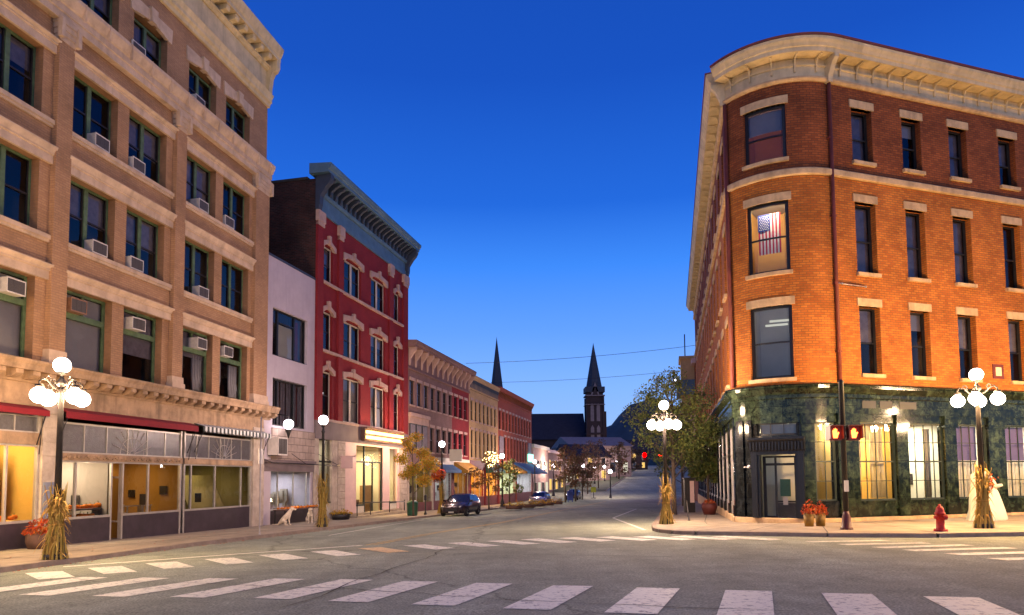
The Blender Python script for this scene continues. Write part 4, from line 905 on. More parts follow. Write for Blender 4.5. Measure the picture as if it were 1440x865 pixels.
# ------------------------------------------------------------------ 5  orange brick flatiron block on the corner
PA = 1.2585; RC = 3.06; XL = -83 * math.pi / 180 * RC
P = Bld('orange_brick_corner_building', 13.204, 27.378, PA, -.38, 'four storey orange brick corner building with rounded end, cream cornice and green marble shop front')
def bend(p):
    th = p[0] / RC; r = RC - p[1]
    return (r * math.sin(th), RC - r * math.cos(th), p[2])
CS = .22
LQ = (RC * math.sin(XL / RC), RC - RC * math.cos(XL / RC), 0); LA = math.radians(-103.14) - (math.pi / 2 - PA)
pk = dict(loc=LQ, rz=LA)
XR, LL = 22.0, -42.0
wx_ = [(1.2, 2.28), (3.92, 4.98), (6.6, 7.66), (9.62, 10.68), (12.5, 13.56), (15.2, 16.26), (18.0, 19.06)]
PR = [(5.78, 8.6), (10.0, 13.0), (14.75, 17.06)]
cw = (-3.52, -1.80); CR_ = [(5.6, 8.6), (10.0, 12.95), (14.72, 17.05)]
lw = [(-1.9 - 2.72 * i - 1.05, -1.9 - 2.72 * i) for i in range(14)]
def three(fn, name, mats, **kw):
    """the same piece of facade along the right hand front, round the corner and along the street front"""
    for tag_, mk, k in ((0, MB(), {}), (1, MB(CS, bend), {}), (2, MB(), pk)):
        fn(mk, (0, XR) if tag_ == 0 else (XL, 0) if tag_ == 1 else (LL, 0), tag_)
        P.add(mk, name, mats, **k)
def fwall(z0, z1, wins, mat):
    def fn(m, xr, t):
        h = [(a, c, *r) for (a, c) in ((wx_, [cw], lw)[t]) for r in wins[t]]
        m.wall(xr[0], xr[1], z0, z1, h, .36)
    three(fn, 'wall', mat)
fwall(5.3, 13.95, [PR[:2], CR_[:2], PR[:2]], M['orange'])
fwall(13.95, 18.1, [PR[2:], CR_[2:], PR[2:]], M['oldred'])
def prof(pr, name, mat, inset=0):
    def fn(m, xr, t): m.prism(pr, xr[0] - (.0 if t else 0), xr[1] + (0.0 if t != 2 else .0))
    three(fn, name, M[mat])
prof([(.01, 13.93), (-.13, 13.93), (-.15, 13.97), (-.15, 14.17), (-.1, 14.22), (.01, 14.24)], 'belt_course', 'buffstone')
prof([(.01, 17.9), (-.08, 17.9), (-.16, 17.98), (-.16, 18.06), (.01, 18.1)], 'cornice_moulding', 'buffstone')
prof([(.3, 18.06), (-.04, 18.06), (-.04, 18.52), (-.1, 18.55), (-.1, 18.6), (-.05, 18.62), (-.05, 18.86), (.3, 18.86)], 'cornice_frieze', 'cornice')
prof([(.5, 18.88), (-.58, 18.86), (-.6, 19.02), (-.65, 19.05), (-.69, 19.16), (-.77, 19.28), (-.79, 19.38), (-.72, 19.42), (.5, 19.5)], 'cornice', 'cornice')
prof([(.5, 19.51), (-.73, 19.43), (-.81, 19.39), (-.83, 19.48), (.5, 19.6)], 'roof_edge', 'pipe')
def brf(m, xr, t):
    n = int(abs(xr[1] - xr[0]) / .87) if t != 1 else 5
    for i in range(n):
        x = (.62 + .865 * i) if t == 0 else (XL + .42 + i * .87) if t == 1 else (-.9 - .865 * i)
        m.prism([(-.05, 18.85), (-.5, 18.85), (-.5, 18.81), (-.2, 18.76), (-.13, 18.62), (-.10, 18.3), (-.05, 18.26)], x - .03, x + .03)
    if t == 0: m.prism([(.0, 18.85), (-.6, 18.85), (-.6, 18.72), (-.4, 18.5), (-.22, 18.1), (-.22, 17.85), (0, 17.85)], -.11, .11)
    if t == 2: m.prism([(.0, 18.85), (-.6, 18.85), (-.6, 18.72), (-.4, 18.5), (-.22, 18.1), (-.22, 17.85), (0, 17.85)], -.14, .1)
three(brf, 'cornice_bracket', M['cornice'])
# roof slab and hidden back walls
def lq(x): return (LQ[0] + x * math.cos(LA), LQ[1] + x * math.sin(LA))
poly = [(XR, .4), (XR, 38), lq(LL)] + [lq(-.3)] + [bend((XL * (1 - i / 8), .4, 0))[:2] for i in range(9)]
m = MB(); m.slab(poly, 18.88, 19.0); P.add(m, 'roof', M['roof'])
m = MB(); m.slab([(XR, 0), (XR, 38.5), (XR - .3, 38.5), (XR - .3, 0)], -1.5, 18.9); e = lq(LL); m.slab([e, (XR, 38.5), (XR, 38.2), (e[0], e[1] - .3)], -1.5, 18.9); P.add(m, 'back_wall', M['oldred'])
# stone heads and sills
for t, ws, rws in ((0, wx_, PR), (1, [cw], CR_), (2, lw, PR)):
    mk = (lambda: MB(CS, bend)) if t == 1 else MB; k = pk if t == 2 else {}
    m = mk(); q = mk()
    for a, c in ws:
        for z0, z1 in rws:
            m.box(a - .1, c + .1, -.05, .2, z1, z1 + .33); q.box(a - .06, c + .06, -.13, .36, z0 - .15, z0)
    P.add(m, 'lintel', M['buffstone'], **k); P.add(q, 'sill', M['buffstone'], **k)
random.seed(21)
for a, c in wx_:
    for r, (z0, z1) in enumerate(PR):
        window(P, a, c, z0, z1, .26, 'black', rail=.48, fw=.07, blind=random.choice([(.5, 'curtain'), (.25, 'blind'), (.95, 'curtain')]) if r != 1 else random.choice([None, (.97, 'curtain')]))
for r, (z0, z1) in enumerate(CR_):
    window(P, cw[0], cw[1], z0, z1, .12, 'black', rail=.5 if r != 2 else .46, fw=.1, blind=(.4, 'blind') if r == 2 else None, step=CS, warp=bend)
for a, c in lw:
    for z0, z1 in PR: window(P, a, c, z0, z1, .24, 'black', gm='dpane', rail=.48, fw=.07, pk=pk)
m = MB(); m.box(.3, XR - .4, 1.9, 2.0, 5.4, 18)
for z in (5.35, 9.4, 13.9): m.box(.5, XR - .4, .5, 1.9, z, z + .2)
P.add(m, 'upper_interior', M['room'])
# lit room behind the rounded first and second floor windows
for z0, z1, w_, pw, cl in ((9.6, 13.4, 'plaster_y', 300, (1, .8, .55)), (5.4, 9.2, 'plaster_w', 40, (.9, .9, 1)), (14.1, 17.6, 'plaster_o', 40, (1, .45, .45))):
    m = MB(); p0, p1 = bend((-4.0, .42, 0)), bend((-1.3, .42, 0)); q0, q1 = bend((-4.0, 2.2, 0)), bend((-1.3, 2.2, 0))
    q0 = (q0[0], q0[1] + .8, 0); q1 = (q1[0] + .3, q1[1] + .5, 0)
    m.slab([p0[:2], p1[:2], q1[:2], q0[:2]], z0, z0 + .02, 1); m.slab([p0[:2], p1[:2], q1[:2], q0[:2]], z1, z1 + .02, 2)
    for a, c in ((p0, q0), (q0, q1), (q1, p1)): m.face([(a[0], a[1], z0), (c[0], c[1], z0), (c[0], c[1], z1), (a[0], a[1], z1)])
    P.add(m, 'corner_room', [M[w_], M['floorwood'], M['ceil']])
    cx, cyy = (p0[0] + q1[0]) / 2, (p0[1] + q1[1]) / 2
    light('ceiling_lamp', 'POINT', (bend((-2.65, .52, 0))[0], bend((-2.65, .52, 0))[1], z1 - .25 + .38), pw, cl, .15, P.root)
m = MB(); a_ = bend((-3.2, .9, 0)); c_ = bend((-1.9, 1.0, 0)); m.tube([(a_[0], a_[1], 8.0), (c_[0], c_[1], 8.0)], .05, 6); a_ = bend((-3.3, 1.5, 0)); c_ = bend((-1.6, 1.6, 0)); m.tube([(a_[0], a_[1], 8.3), (c_[0], c_[1], 8.3)], .05, 6); P.add(m, 'ceiling_tube_light', M['lit_w'])
# shop level: marble entablature, piers and plinth
prof([(.02, 4.12), (-.10, 4.12), (-.10, 4.72), (-.16, 4.76), (-.16, 4.9), (-.22, 4.95), (-.34, 5.12), (-.36, 5.24), (-.30, 5.3), (.02, 5.36)], 'marble_entablature', 'marble')
prof([(.02, 3.78), (-.02, 3.78), (-.02, 4.12), (.02, 4.12)], 'marble_soffit', 'marble')
prof([(.1, -1.2), (-.14, -1.2), (-.14, -.1), (-.12, -.06), (.1, -.05)], 'plinth', 'buffstone')
piers0 = [(-.15, .84), (2.84, 3.44), (5.46, 6.12), (7.98, 8.98), (10.9, 11.6), (13.5, 14.2), (16.1, 16.8), (18.7, 19.4), (21.3, 22)]
wins0 = [(a[1], b_[0]) for a, b_ in zip(piers0, piers0[1:])]
m = MB(); q = MB(); c_ = MB()
for a, c in piers0:
    m.box(a, c, -.06, .3, -.05, 3.8); m.box(a - .03, c + .03, -.1, .2, -.05, .45); c_.box(a - .04, c + .04, -.12, .2, 3.62, 4.1); c_.box(a - .06, c + .06, -.15, .1, 3.98, 4.115)
for a, c in wins0: q.box(a, c, -.01, .3, -.05, .56); q.box(a, c, -.05, .2, .54, .6)
P.add(m, 'marble_pier', M['marble']); P.add(c_, 'pier_capital', M['marble']); P.add(q, 'marble_stallriser', M['marble'])
m = MB()
for a, c in ((1.05, 1.75), (1.95, 2.6), (3.0, 3.9)): m.box(a, c, -.115, -.09, 4.36, 4.66)
P.add(m, 'name_panel', M['black'])
rooms = [('plaster_y', 170, (1, .80, .42)), ('plaster_w', 120, (1, .92, .66)), ('plaster_w', 120, (1, .85, .6)), ('plaster_w', 120, (1, .85, .6)), ('plaster_y', 120, (1, .8, .4)), ('plaster_w', 100, (1, .85, .6)), ('plaster_w', 100, (1, .85, .6))]
for i, (a, c) in enumerate(wins0[:7]):
    fo = window(P, a, c, .6, 3.78, .06, 'dgreen', gm='shopglass', rail=.5, fw=.06, bars=(4, 4), name='shop_window')
    room(P, a - .3, c + .3, -.3, 3.9, .34, 3.6, rooms[i][0], power=rooms[i][1] * 2, col=rooms[i][2])
    if i > 0: clutter(P, a - .2, c + .2, -.3, 1.6, 3.5, 50 + i)
    m = MB()
    if i == 0:
        for s_, x0_, x1_ in ((1, a + .1, a + .75), (-1, c - .75, c - .1)):
            for k in range(8): x = x0_ + (x1_ - x0_) * k / 8; m.tube([(x, .55 + .05 * (k % 2), 3.6), (x + s_ * .02, .55 + .05 * (k % 2), 2.6), (x - s_ * .04 * k * (.4 if s_ > 0 else .6), .58, .7)], .055, 6)
        for k in range(10): x = a + .15 + (c - a - .3) * k / 10; m.box(x, x + .16, .5 + .04 * (k % 2), .53 + .04 * (k % 2), 3.25 - .08 * (k % 3), 3.72)
        P.add(m, 'curtain', M['curt_y'], fo)
        m = MB(); m.box(a + .35, c - .3, 1.6, 1.65, -.2, 3.0); m.plate([(a + .35, 3.0), (a + .7, 3.12), (a + 1.0, 3.02), (a + 1.3, 3.16), (c - .3, 3.0)], 1.6, 1.65); P.add(m, 'screen', M['plaster_o'])
    elif i == 1:
        for k in range(6): x = c - .5 + .065 * k; m.tube([(x, .55 + .05 * (k % 2), 3.6), (x, .55 + .05 * (k % 2), .65)], .05, 6)
        P.add(m, 'curtain', M['curt_y'], fo)
        m = MB(); m.box(a + .2, c - .6, 2.2, 2.9, -.2, .9); m.box(a + .3, a + .8, 3.3, 3.45, -.3, 2.0); m.box(a + .25, a + 1.0, 3.3, 3.45, 2.3, 2.9); P.add(m, 'shop_counter', M['marbleb'])
    else:
        for k in range(18): x = a + .08 + (c - a - .16) * k / 18; m.box(x, x + .1, .5 + .05 * (k % 2), .53 + .05 * (k % 2), .62, 2.25)
        P.add(m, 'curtain', M['curt_w'], fo)
        m = MB(); m.box(a + .05, c - .05, .5, .52, 2.25, 3.74); P.add(m, 'blind', M['curt_v' if i in (2, 3) else 'curt_w'], fo)
# rounded corner at street level
cb = lambda: MB(CS, bend)
m = cb(); m.wall(XL, 0, -.05, 4.12, [(-1.14, -.19, .62, 3.77), (-3.42, -1.7, -.05, 2.62), (-3.35, -1.75, 3.28, 3.8)], .4); P.add(m, 'marble_wall', M['marbleb'])
m = cb()
for a, c in ((-1.62, -1.16), (-.17, -.02)): m.box(a, c, -.07, .0, -.04, 3.7); m.box(a - .03, c + .03, -.12, .0, 3.7, 4.115); m.box(a - .02, c + .02, -.11, 0, -.045, .4)
P.add(m, 'marble_pier', M['marble'])
m = cb()
for a, c in ((-4.3, -3.95), (-3.78, -3.55)): m.box(a, c, -.08, .0, -.04, 3.95); m.box(a - .03, c + .03, -.13, 0, -.045, .5)
P.add(m, 'marble_pier', M['marbleb'])
window(P, -1.14, -.19, .62, 3.77, .1, 'dgreen', gm='shopglass', rail=.5, fw=.05, bars=(2, 4), step=CS, warp=bend, name='shop_window')
window(P, -3.35, -1.75, 3.28, 3.8, .1, 'black', gm='shopglass', rail=0, fw=.06, bars=(3, 1), step=CS, warp=bend, name='fanlight', blind=(1, 'signw'))
# portal and door (flat, set in the curve)
pc = bend((-2.56, 0, 0)); pr_ = dict(loc=(pc[0], pc[1], 0), rz=-2.56 / RC)
m = MB()
for s_ in (-1, 1):
    a, c = sorted((s_ * .78, s_ * 1.0)); m.box(a, c, -.16, .35, -.06, 2.5); a, c = sorted((s_ * .68, s_ * .78)); m.box(a, c, -.06, .36, -.06, 2.5)
m.box(-1.02, 1.02, -.18, .35, 2.5, 2.62)
m.prism([(.1, 2.62), (-.2, 2.62), (-.22, 2.7), (-.3, 3.02), (-.36, 3.1), (-.36, 3.18), (.1, 3.22)], -1.06, 1.06)
for i in range(17): x = -.98 + i * .1225; m.box(x - .03, x + .03, -.34, -.2, 2.68, 3.0)
po = P.add(m, 'portal', M['bronze'], **pr_)
m = MB()
for x0_, x1_ in ((-.66, -.54), (-.2, -.12), (.56, .68)): m.box(x0_, x1_, .5, .58, -.3, 2.45)
m.box(-.54, .56, .49, .59, 2.06, 2.16); m.box(-.54, .56, .49, .59, 2.38, 2.46); m.box(-.12, .56, .51, .57, -.3, -.1); m.box(-.54, -.2, .51, .57, -.3, 0.0); m.box(-.12, .56, .5, .58, .55, .62)
do = P.add(m, 'door', M['black'], po)
m = MB(); m.face([(-.54, .54, -.3), (.56, .54, -.3), (.56, .54, 2.4), (-.54, .54, 2.4)]); P.add(m, 'pane', M['shopglass'], do)
m = MB(); m.box(.0, .4, .47, .5, .8, 1.5); P.add(m, 'door_notice', M['greenbin'], do); m = MB(); m.box(.1, .28, .47, .5, .45, .75); P.add(m, 'door_card', M['signw'], do)
for o in (do,): o.location = (0, 0, 0)
c0 = bend((-2.56, 0, 0)); ca, sa = math.cos(-2.56 / RC), math.sin(-2.56 / RC)
def dl_(x, y): return (c0[0] + x * ca - y * sa, c0[1] + x * sa + y * ca)
m = MB(); z0, z1 = -.32, 4.05
pts = [dl_(-.95, .42), dl_(.95, .42), dl_(1.55, .95), dl_(2.2, 1.35), dl_(2.2, 3.2), dl_(-.6, 3.2)]
m.slab(pts, z0, z0 + .02, 1); m.slab(pts, z1, z1 + .02, 2)
for a, c in ((pts[3], pts[4]), (pts[4], pts[5]), (pts[5], pts[0])): m.face([(a[0], a[1], z0), (c[0], c[1], z0), (c[0], c[1], z1), (a[0], a[1], z1)])
P.add(m, 'lobby', [M['plaster_w'], M['floorwood'], M['ceil']])
light('lobby_light', 'POINT', (*dl_(.4, 1.6), 3.6 + .38), 420, (1, .82, .5), .12, P.root)
light('lobby_light', 'POINT', (*dl_(1.75, 2.0), 3.4 + .38), 200, (.95, 1, .85), .12, P.root)  # second light added to brighten the dark wall by the side window
m = MB(); m.box(-.3, .5, 1.4, 2.2, -.3, .5); m.box(-.3, .5, 2.1, 2.2, .5, .9); P.add(m, 'lobby_chair', M['moss'], **pr_)
m = MB(); m.tube([(*bend((-3.66, -.08, 0))[:2], 2.0), (*bend((-3.75, -.35, 0))[:2], 2.0)], .025, 6); q = bend((-3.62, -.2, 0)); m.ball((q[0], q[1], 2.02), .08, 10); P.add(m, 'wall_lantern', M['acbody'])
# street front at shop level
m = MB(); q = MB(); g = MB(); k_ = 0; x = -.1
while x > LL + 1:
    m.box(x - .5, x, -.06, .3, -.6, 4.1); m.box(x - .53, x + .03, -.11, .2, -.6, .4)
    q.box(x - 2.72, x - .5, 0, .25, -.7, .5)
    for t in range(4): xx = x - .5 - 2.22 * t / 3; q.box(xx - .03, xx + .03, .03, .12, .5, 3.8)
    q.box(x - 2.72, x - .5, .025, .125, 2.6, 2.68)
    g.face([(x - 2.72, .07, .5), (x - .5, .07, .5), (x - .5, .07, 3.8), (x - 2.72, .07, 3.8)]); x -= 2.72
P.add(m, 'marble_pier', M['marbleb'], **pk); P.add(q, 'storefront_frame', M['alu'], **pk); P.add(g, 'display_window', M['shopglass'], **pk)
m = MB(); x1_ = -.4
m.face([(LL, 2.6, -.9), (x1_, 2.6, -.9), (x1_, 2.6, 3.9), (LL, 2.6, 3.9)]); m.face([(LL, .26, -.9), (x1_, .26, -.9), (x1_, 2.6, -.9), (LL, 2.6, -.9)], 1); m.face([(LL, .26, 3.9), (LL, 2.6, 3.9), (x1_, 2.6, 3.9), (x1_, .26, 3.9)], 2); m.face([(x1_, .26, -.9), (x1_, .26, 3.9), (x1_, 2.6, 3.9), (x1_, 2.6, -.9)])
so_ = P.add(m, 'shop_interior', [M['plaster_w'], M['floorwood'], M['ceil']], **pk)
for x in (-6, -16, -28): light('interior_lamp', 'POINT', (x, 1.4, 3.5), 70, (.95, .85, .8), .15, so_)
# downpipes, bar on the wall and crack line
m = MB(); c = bend((XL + .06, -.1, 0)); m.tube([(c[0], c[1], 5.4), (c[0], c[1], 17.85)], .085, 10); m.tube([(0, -.1, 5.4), (0, -.1, 17.85)], .075, 10)
for z in (6.6, 9.4, 12.2, 15.5): m.box(-.11, .11, -.14, .0, z, z + .07)
P.add(m, 'downpipe', M['pipe'])
m = MB(); m.tube([(.05, -.14, 9.42), (1.45, -.14, 9.38)], .022, 6); m.ball((.25, -.14, 9.42), .05, 8); m.ball((1.45, -.14, 9.38), .05, 8); m.tube([(.7, -.14, 9.4), (.7, 0, 9.4)], .02, 5); P.add(m, 'wall_bar', M['alu'])
m = MB(); m.box(8.5, 9.15, -.03, .02, 5.85, 6.5); P.add(m, 'wall_vent', M['pipe']); m = MB(); m.box(8.66, 9.0, -.04, .0, 5.98, 6.36); P.add(m, 'vent_grille', M['curt_y'])

# ------------------------------------------------------------------ 6  farther buildings
N_ = Bld('bay_fronted_brick_building', 19.25, 71.0, D1, -1.2, 'brick building with projecting bay and flagpole beyond the orange corner building')
m = MB(); m.box(0, 24, .0, 14, -1.5, 13.6); N_.add(m, 'wall', M['oldred'])
m = MB(); m.box(-.1, 24.1, -.35, 14.1, 13.6, 14.1); N_.add(m, 'cornice', M['pinks']);
N_.root.rotation_euler.z = math.pi / 2 - D1
N_.root.scale = (1, -1, 1)
m = MB(); m.box(2, 6, -1.4, .0, 8.4, 14.4); m.box(1.8, 6.2, -1.6, 0, 14.4, 14.7); N_.add(m, 'bay', M['creamb']); m = MB(); m.box(1.7, 6.3, -1.9, 0, 10.5, 12.1); N_.add(m, 'balcony', M['bluecorn'])
m = MB(); m.prism([(0, 8.4), (-1.4, 8.4), (-.5, 6.6), (0, 6.3)], 2, 6); N_.add(m, 'bay_corbel', M['pinks'])
m = MB(); m.tube([(4, -.9, 14.7), (4, -.9, 17.5)], .06, 6); N_.add(m, 'flagpole', M['iron'])
m = MB(); m.ball((3.2, -2.1, 12.3), .16, 10); N_.add(m, 'bay_lamp', M['whitelight'])
def house(name, x, y, ang, w, d, h, rh, mat, label, roofm='chroof', wins=(), lit=None, group=None, cat='house'):
    zb = terr(x, y) - .3; b = Bld(name, x, y, ang, zb, label, cat, group)
    m = MB(); m.box(0, w, 0, d, zb, zb + h); b.add(m, 'wall', M[mat])
    m = MB(); m.prism([(-.5, zb + h), (d / 2, zb + h + rh), (d + .5, zb + h), (d + .5, zb + h - .15), (-.5, zb + h - .15)], -.4, w + .4) if rh > .5 else m.box(-.2, w + .2, -.3, d + .2, zb + h, zb + h + .5); b.add(m, 'roof', M[roofm])
    for i, (a, z, ww, hh) in enumerate(wins):
        f = MB(); f.box(a - .08, a + ww + .08, -.06, .02, zb + z - .08, zb + z + hh + .08); fo = b.add(f, 'window', M['wframe']); g = MB(); g.box(a, a + ww, -.075, -.06, zb + z, zb + z + hh); b.add(g, 'pane', M[lit if lit and i % 2 == 0 else 'dpane'], fo)
    return b
def lwin(n, w, z, ww=1.0, hh=1.7): return [((i + .5) * w / n - ww / 2, z, ww, hh) for i in range(n)]
def lat(s, wv): q = along(s, wv); return q
wl = -15.2 + 0
def left_front(s): return W.w(s, 0)[:2]
x, y = left_front(70.2); house('low_brick_shop', x, y, AR, 13, 12, 8.3, 0, 'lintelr', 'low two storey shop with pale cornice next to the orange red building', 'signw', lwin(5, 13, 4.6) + lwin(4, 13, 1.0, 2.0, 1.9), 'lit_w', cat='building')
x, y = left_front(83.6); house('low_mauve_shop', x, y, AR, 16, 12, 7.4, 0, 'mauve', 'low mauve shop half hidden by rust coloured trees', 'pinks', lwin(6, 16, 4.4) + lwin(5, 16, 1.0, 2.0, 1.8), 'lit_y', cat='building')
x, y = left_front(103); house('pale_clapboard_shop', x, y, AR, 16, 11, 5.6, 2.2, 'paleblue', 'pale clapboard shop at the end of the left row', 'chroof', lwin(6, 16, 1.0, 1.6, 1.6), 'lit_w', cat='building')
hb = house('pale_pediment_hall', 14.5, 168, R_(75), 16, 14, 8.5, 2.6, 'paleblue', 'pale hall with white cornice standing in front of the dark church', 'paleblue', lwin(5, 16, 2.0, 1.2, 2.4), 'lit_w', cat='building')
# church
C_ = Bld('brick_church', 5.0, 205, math.pi / 2, 1.5, 'dark brick church with tall slate spire at the end of the street', 'church')
m = MB(); m.box(0, 17.5, 0, 34, 0, 13.5); C_.add(m, 'nave', M['chdark'])
m = MB(); m.prism([(-.8, 13.3), (8, 21.9), (9, 21.9), (34.5, 13.3)], -.6, 17.4); C_.add(m, 'roof', M['chroof'])
m = MB(); m.box(17.4, 22.2, -3.0, 1.8, 0, 27.6); m.box(17.0, 22.6, -3.4, 2.2, 14.5, 15.1); m.box(21.6, 23.2, -2.2, 1.0, 0, 21.5)
for a in (17.1, 22.0):
    for c in (-3.3, 1.5): m.box(a, a + .5, c, c + .5, 0, 25.8)
to = C_.add(m, 'tower', M['chdark'])
m = MB(); m.box(16.9, 22.7, -3.5, 2.3, 26.0, 26.35); m.box(16.9, 22.7, -3.5, 2.3, 23.4, 23.6); C_.add(m, 'tower_band', M['chtrim'], to)
for z0, z1 in ((10, 16.5), (18.5, 23.0)):
    for a in (18.4, 20.2): m = MB(); m.plate([(a, z0), (a + 1, z0), (a + 1, z1), (a + .5, z1 + .9), (a, z1)], -3.06, -2.9); C_.add(m, 'louvre', M['chtrim'], to)
for a, c in ((18.5, 21.1),):
    m = MB(); m.plate([(a, 26.3), (c, 26.3), ((a + c) / 2, 30.2)], -3.5, -2.5); m.plate([(a + .5, 26.3), (c - .5, 26.3), ((a + c) / 2, 29)], -3.55, -3.45, 1); C_.add(m, 'gablet', [M['chtrim'], M['chdark']], to)
m = MB(); cx, cyy = 19.8, -.6
for j in range(8):
    a0, a1 = math.pi / 8 + j * math.pi / 4, math.pi / 8 + (j + 1) * math.pi / 4; r = 2.75
    m.face([(cx + r * math.cos(a0), cyy + r * math.sin(a0), 27.4), (cx + r * math.cos(a1), cyy + r * math.sin(a1), 27.4), (cx, cyy, 42.6)])
m.box(16.9, 22.7, -3.5, 2.3, 27.2, 28.8); C_.add(m, 'spire', M['spire'], to)
C2 = Bld('distant_church', -9.5, 232, math.pi / 2, 4, 'slender dark spire rising behind the roofs of the left row', 'church')
m = MB(); m.box(0, 9, 0, 20, 4, 16); C2.add(m, 'nave', M['chdark']); m = MB(); m.box(2.5, 6.5, -2, 2, 4, 27); C2.add(m, 'tower', M['chdark']); m = MB(); cx, cyy = 4.5, 0
for j in range(8):
    a0, a1 = math.pi / 8 + j * math.pi / 4, math.pi / 8 + (j + 1) * math.pi / 4; r = 2.9
    m.face([(cx + r * math.cos(a0), cyy + r * math.sin(a0), 27), (cx + r * math.cos(a1), cyy + r * math.sin(a1), 27), (cx, cyy, 50.5)])
C2.add(m, 'spire', M['spire'])
m = MB(); 
C3 = Bld('white_steeple_chapel', 24.8, 182, math.pi / 2, 1.5, 'small white chapel steeple standing out against the hillside', 'church')
m.box(0, 4.5, 0, 6, 1, 5.2); C3.add(m, 'wall', M['paleblue']); m = MB(); m.prism([(-.3, 5.1), (3, 7.2), (6.3, 5.1)], -.2, 4.7); C3.add(m, 'roof', M['chroof']); m = MB(); m.box(1.4, 2.6, -.6, .6, 1.2, 6.6); m.lathe([(.75, 6.6), (.55, 6.8), (.45, 7.4), (.5, 7.5), (.02, 10.4)], (2, 0, 0), 8, 0, sm=False); C3.add(m, 'steeple', M['signw'])
for i, (s, wv, w, d, h, rh, mt) in enumerate([(150, -22, 10, 9, 6, 3, 'paleblue'), (176, -20, 9, 9, 6, 3.4, 'chdark'), (128, 17, 10, 8, 6.5, 3, 'oldred'), (150, 18, 9, 9, 6, 3, 'paleblue'), (178, 17, 10, 9, 6.5, 3.4, 'chdark'), (214, 16, 10, 9, 6, 3.5, 'paleblue'), (222, -16, 10, 9, 7, 3.5, 'chdark')]):
    x, y = along(s, wv)
    house('gabled_house', x, y, R_(80 if wv > 0 else 70), w, d, h, rh, mt, ['pale gabled house left of the climbing road', 'dark gabled house behind the pale one left of the climbing road', 'red brick gabled house nearest on the right of the climbing road', 'pale gabled house on the right of the climbing road', 'dark gabled house on the right of the climbing road', 'farthest pale gabled house on the hill', 'dark gabled house at the top of the climbing road'][i], wins=lwin(3, w, 1.2) + lwin(3, w, 4.0), lit='lit_y', group='houses up the hill')

# ================================================================== THINGS ON THE BUILDINGS
def ac_unit():
    r = empty('air_conditioner', (0, 0, 0), label='x', cat='air conditioner', group='air conditioners in the tan block windows')
    m = MB(); m.box(-.36, .36, -.42, .2, 0, .48); m.box(-.38, .38, -.44, -.40, -.01, .03); m.box(-.38, .38, -.44, -.4, .45, .49); m.box(-.38, -.35, -.44, -.4, .03, .45); m.box(.35, .38, -.44, -.4, .03, .45)
    for k in range(5): m.box(.355, .368, -.36, -.1, .08 + .075 * k, .11 + .075 * k); m.box(-.368, -.355, -.36, -.1, .08 + .075 * k, .11 + .075 * k)
    m.build('case', M['acbody'], r)
    m = MB()
    m.box(-.35, .35, -.428, -.415, .03, .45)
    for k in range(9): m.box(-.34, .34, -.437, -.426, .05 + .045 * k, .068 + .045 * k)
    for x in (-.12, .12): m.box(x - .008, x + .008, -.44, -.43, .03, .45)
    m.build('grille', M['acgrille'], r)
    return r
AC0 = ac_unit()
ca, sa = math.cos(math.pi / 2 - T.ang), math.sin(math.pi / 2 - T.ang)
acs = [(-3.25, 18.34, 'in the second top floor window of the tan block', 0), (.55, 18.34, 'in the third top floor window of the tan block', 0), (-4.95, 13.74, 'in the wide fourth floor window above the left lamp', 0), (-3.1, 13.74, 'in the fourth floor window just right of the lamp bay pier', 0), (.95, 13.74, 'in the fourth floor window next to the last one', 0), (2.95, 13.74, 'in the last fourth floor window of the tan block', 0),
       (-4.9, 9.82, 'low in the third floor window above the left lamp', 0), (-3.05, 9.82, 'low in the third floor window with the pale blue panes', 0), (1.1, 9.82, 'low in the third floor window beside the last one', 0),
       (-8.2, 7.5, 'high in the second floor window at the picture edge', 0), (-5.75, 7.5, 'brown, high in the second floor window right above the globes', 1), (-2.85, 7.5, 'large white, high in the middle second floor window', 0), (1.05, 7.5, 'high in the curtained second floor window', 0), (3.05, 7.5, 'high in the last second floor window', 0)]
for i, (u, z, txt, br) in enumerate(acs):
    o = AC0 if i == 0 else copy_tree(AC0)
    o.location = T.w(u, .3, z); o.scale = (.9, .9, .95); o.rotation_euler = (0, 0, math.pi / 2 - T.ang + R_(random.uniform(-2, 2))); o['label'] = 'window air conditioner ' + txt
    if br:
        for c in o.children:
            if c.name.startswith('case'): c.data = c.data.copy(); c.data.materials[0] = M['acbrown']
ac = copy_tree(AC0); ac.location = W.w(.3, -.3, 2.95); ac.rotation_euler = (0, 0, math.pi / 2 - AR); ac.scale = (1.15, 1.0, 1.9); ac['label'] = 'large pale air conditioner on the ledge of the white stucco building'; ac['group'] = 'condenser on the shop ledge'
# flag hung inside the rounded second floor window
fl = empty('flag', (0, 0, 0), label='red, white and blue striped flag hung in the rounded corner window', cat='flag')
fx0, fx1, fz0, fz1 = -.52, .38, 11.05, 12.78; sw = (fx1 - fx0) / 13
m = MB()
for i in range(13):
    a = fx0 + sw * i; zt_ = fz1
    m.box(a, a + sw, .0 + .01 * math.sin(i), .012 + .01 * math.sin(i), fz0, zt_, 0 if i % 2 == 0 else 1)
m.build('stripes', [M['fred'], M['fwhite']], fl)
m = MB(); m.box(fx0 - .01, fx0 + sw * 7, -.02, -.012, fz1 - .72, fz1 + .005, 0)
for r in range(9):
    for c in range(6 if r % 2 == 0 else 5):
        cx_ = fx0 + .03 + (sw * 7 - .06) * (c + (.5 if r % 2 == 0 else 1.0)) / 6; cz = fz1 - .04 - .64 * (r + .5) / 9
        pts = [(cx_ + (.028 if k % 2 == 0 else .012) * math.sin(math.pi * k / 5), cz + (.028 if k % 2 == 0 else .012) * math.cos(math.pi * k / 5)) for k in range(10)]
        m.plate(pts, -.026, -.021, 1)
m.build('canton', [M['fblue'], M['fwhite']], fl)
